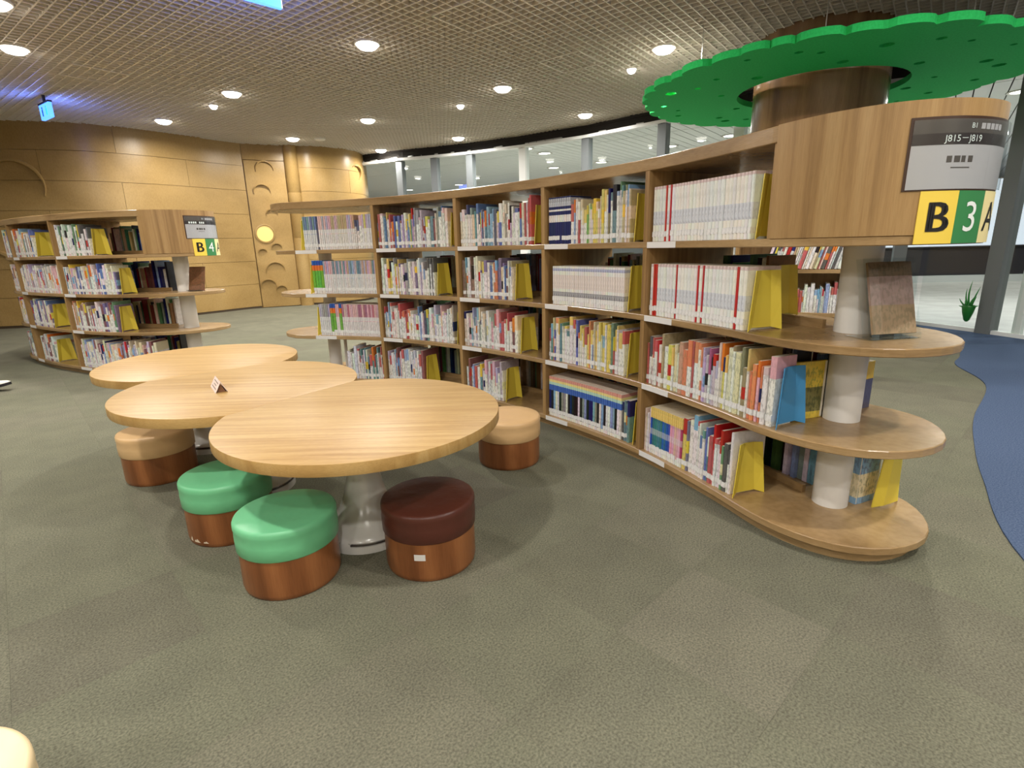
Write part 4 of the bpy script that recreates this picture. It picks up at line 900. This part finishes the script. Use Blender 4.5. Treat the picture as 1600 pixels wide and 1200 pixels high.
J = [((px, py, .44), .12), ((px - .02, py, .52), .125), ((px - .02, py, .70), .14), ((px - .01, py, .84), .10), ((px, py, .92), .05), ((px + .02, py, 1.00), .075), ((px + .02, py, 1.10), .085),
     ((px + .06, py + .08, .395), .085), ((px + .38, py + .12, .42), .062), ((px + .60, py + .19, .10), .04),
     ((px + .06, py - .08, .395), .085), ((px + .36, py - .14, .44), .062), ((px + .42, py - .16, .09), .04),
     ((px, py + .17, .80), .055), ((px + .08, py + .22, .58), .042), ((px + .28, py + .17, .53), .032), ((px + .34, py + .13, .53), (.034, .018)),
     ((px, py - .17, .80), .055), ((px + .08, py - .22, .58), .042), ((px + .28, py - .18, .54), .032), ((px + .34, py - .14, .54), (.034, .018))]
E_ = [(0, 1), (1, 2), (2, 3), (3, 4), (4, 5), (5, 6), (0, 7), (7, 8), (8, 9), (0, 10), (10, 11), (11, 12), (3, 13), (13, 14), (14, 15), (15, 16), (3, 17), (17, 18), (18, 19), (19, 20)]
pe = skin_mesh('person', J, E_, 0); pe.data.materials.append(SKIN); tag(pe, 'seated person in blue jeans and white shoes with black soles', 'person')
fc = {}
def bodychild(name, ids, grow, m):
    mp = {i: k for k, i in enumerate(ids)}; es = [(mp[a], mp[b]) for a, b in E_ if a in mp and b in mp]
    o = skin_mesh(name, [(J[i][0], (J[i][1] + grow) if not isinstance(J[i][1], tuple) else tuple(q + grow for q in J[i][1])) for i in ids], es, 0); o.data.materials.append(m); o.parent = pe; return o
bodychild('jeans', [0, 7, 8, 9, 10, 11, 12], .014, JEANS); bodychild('shirt', [1, 2, 3, 13, 14, 17, 18], .016, SHIRT)
hb = MB().lathe([(.02, .108), (.06, .095), (.088, .06), (.096, .02), (.092, -.03), (.07, -.06)], 24, (px + .005, py, 1.07)); obj('hair', hb.me('hair', True), HAIR, pe)
for (ex, ey, ez, r) in ((.098, .03, 1.06, .011), (.098, -.03, 1.06, .011)): obj('eye', MB().lathe([(.001, -r), (r * .8, -r * .6), (r, 0), (r * .8, r * .6), (.001, r)], 10, (px + ex, py + ey, ez)).me('eye', True), SOLE, pe)
obj('nose', MB().tube([(px + .098, py, 1.06), (px + .125, py, 1.025), (px + .10, py, 1.018)], [.008, .014, .006], 8).me('nose', True), SKIN, pe)
obj('mouth', MB().tube([(px + .096, py - .022, .988), (px + .106, py, .985), (px + .096, py + .022, .988)], .005, 8).me('mouth', True), mat('lips', lin(170, 96, 88), .5), pe)
for sg in (-1, 1): obj('ear', MB().lathe([(.001, -.026), (.014, -.018), (.018, 0), (.014, .018), (.001, .026)], 12, (px + .02, py + sg * .092, 1.05)).me('ear', True), SKIN, pe)
for sg, (hx, hy) in ((1, (px + .34, py + .13)), (-1, (px + .34, py - .14))):
    for q in range(4): obj('finger', MB().tube([(hx + .01, hy + (q - 1.5) * .017, .535), (hx + .05, hy + (q - 1.5) * .018, .528), (hx + .075 + .006 * (1.5 - abs(q - 1.5)), hy + (q - 1.5) * .018, .508)], [.0095, .009, .007], 8).me('finger', True), SKIN, pe)
    obj('thumb', MB().tube([(hx - .01, hy - sg * .03, .53), (hx + .015, hy - sg * .05, .522), (hx + .04, hy - sg * .052, .512)], [.011, .010, .008], 8).me('thumb', True), SKIN, pe)
def shoe(hx, hy, ang, tilt):
    M = Matrix.Translation((hx, hy, .012)) @ Matrix.Rotation(ang, 4, 'Z') @ Matrix.Rotation(-tilt, 4, 'Y')
    sec = [(-.05, .028, .075), (-.02, .036, .092), (.04, .036, .088), (.10, .040, .066), (.15, .044, .052), (.19, .036, .044), (.215, .016, .034)]
    up_ = MB(); vs = []; n = 12
    for x, w, h in sec:
        for k in range(n): a = PI * k / (n - 1); vs.append(M @ Vector((x, w * math.cos(a), .022 + (h - .022) * math.sin(a) ** .7)))
    fs = [(i * n + k, i * n + k + 1, i * n + n + k + 1, i * n + n + k) for i in range(len(sec) - 1) for k in range(n - 1)] + [tuple(range(n)), tuple(range(len(vs) - 1, len(vs) - n - 1, -1))]
    so = obj('shoe', MB().add(vs, fs).me('shoe', True, 60), SHOE, pe)
    out = [(x, w + .004) for x, w, h in sec] + [(x, -w - .004) for x, w, h in reversed(sec)]
    sm = MB().prism(out, 0, .024); sm.v = [tuple(M @ Vector(v)) for v in sm.v]; obj('sole', sm.me('sole'), SOLE, so)
    for q in range(3): lc = MB().box(.05 + q * .022, .058 + q * .022, -.02, .02, .086 - q * .009, .092 - q * .009, M); obj('lace', lc.me('lace'), SOLE if q == 0 else SHIRT, so)
shoe(px + .615, py + .185, math.radians(16), math.radians(11)); shoe(px + .43, py - .165, math.radians(-6), 0)
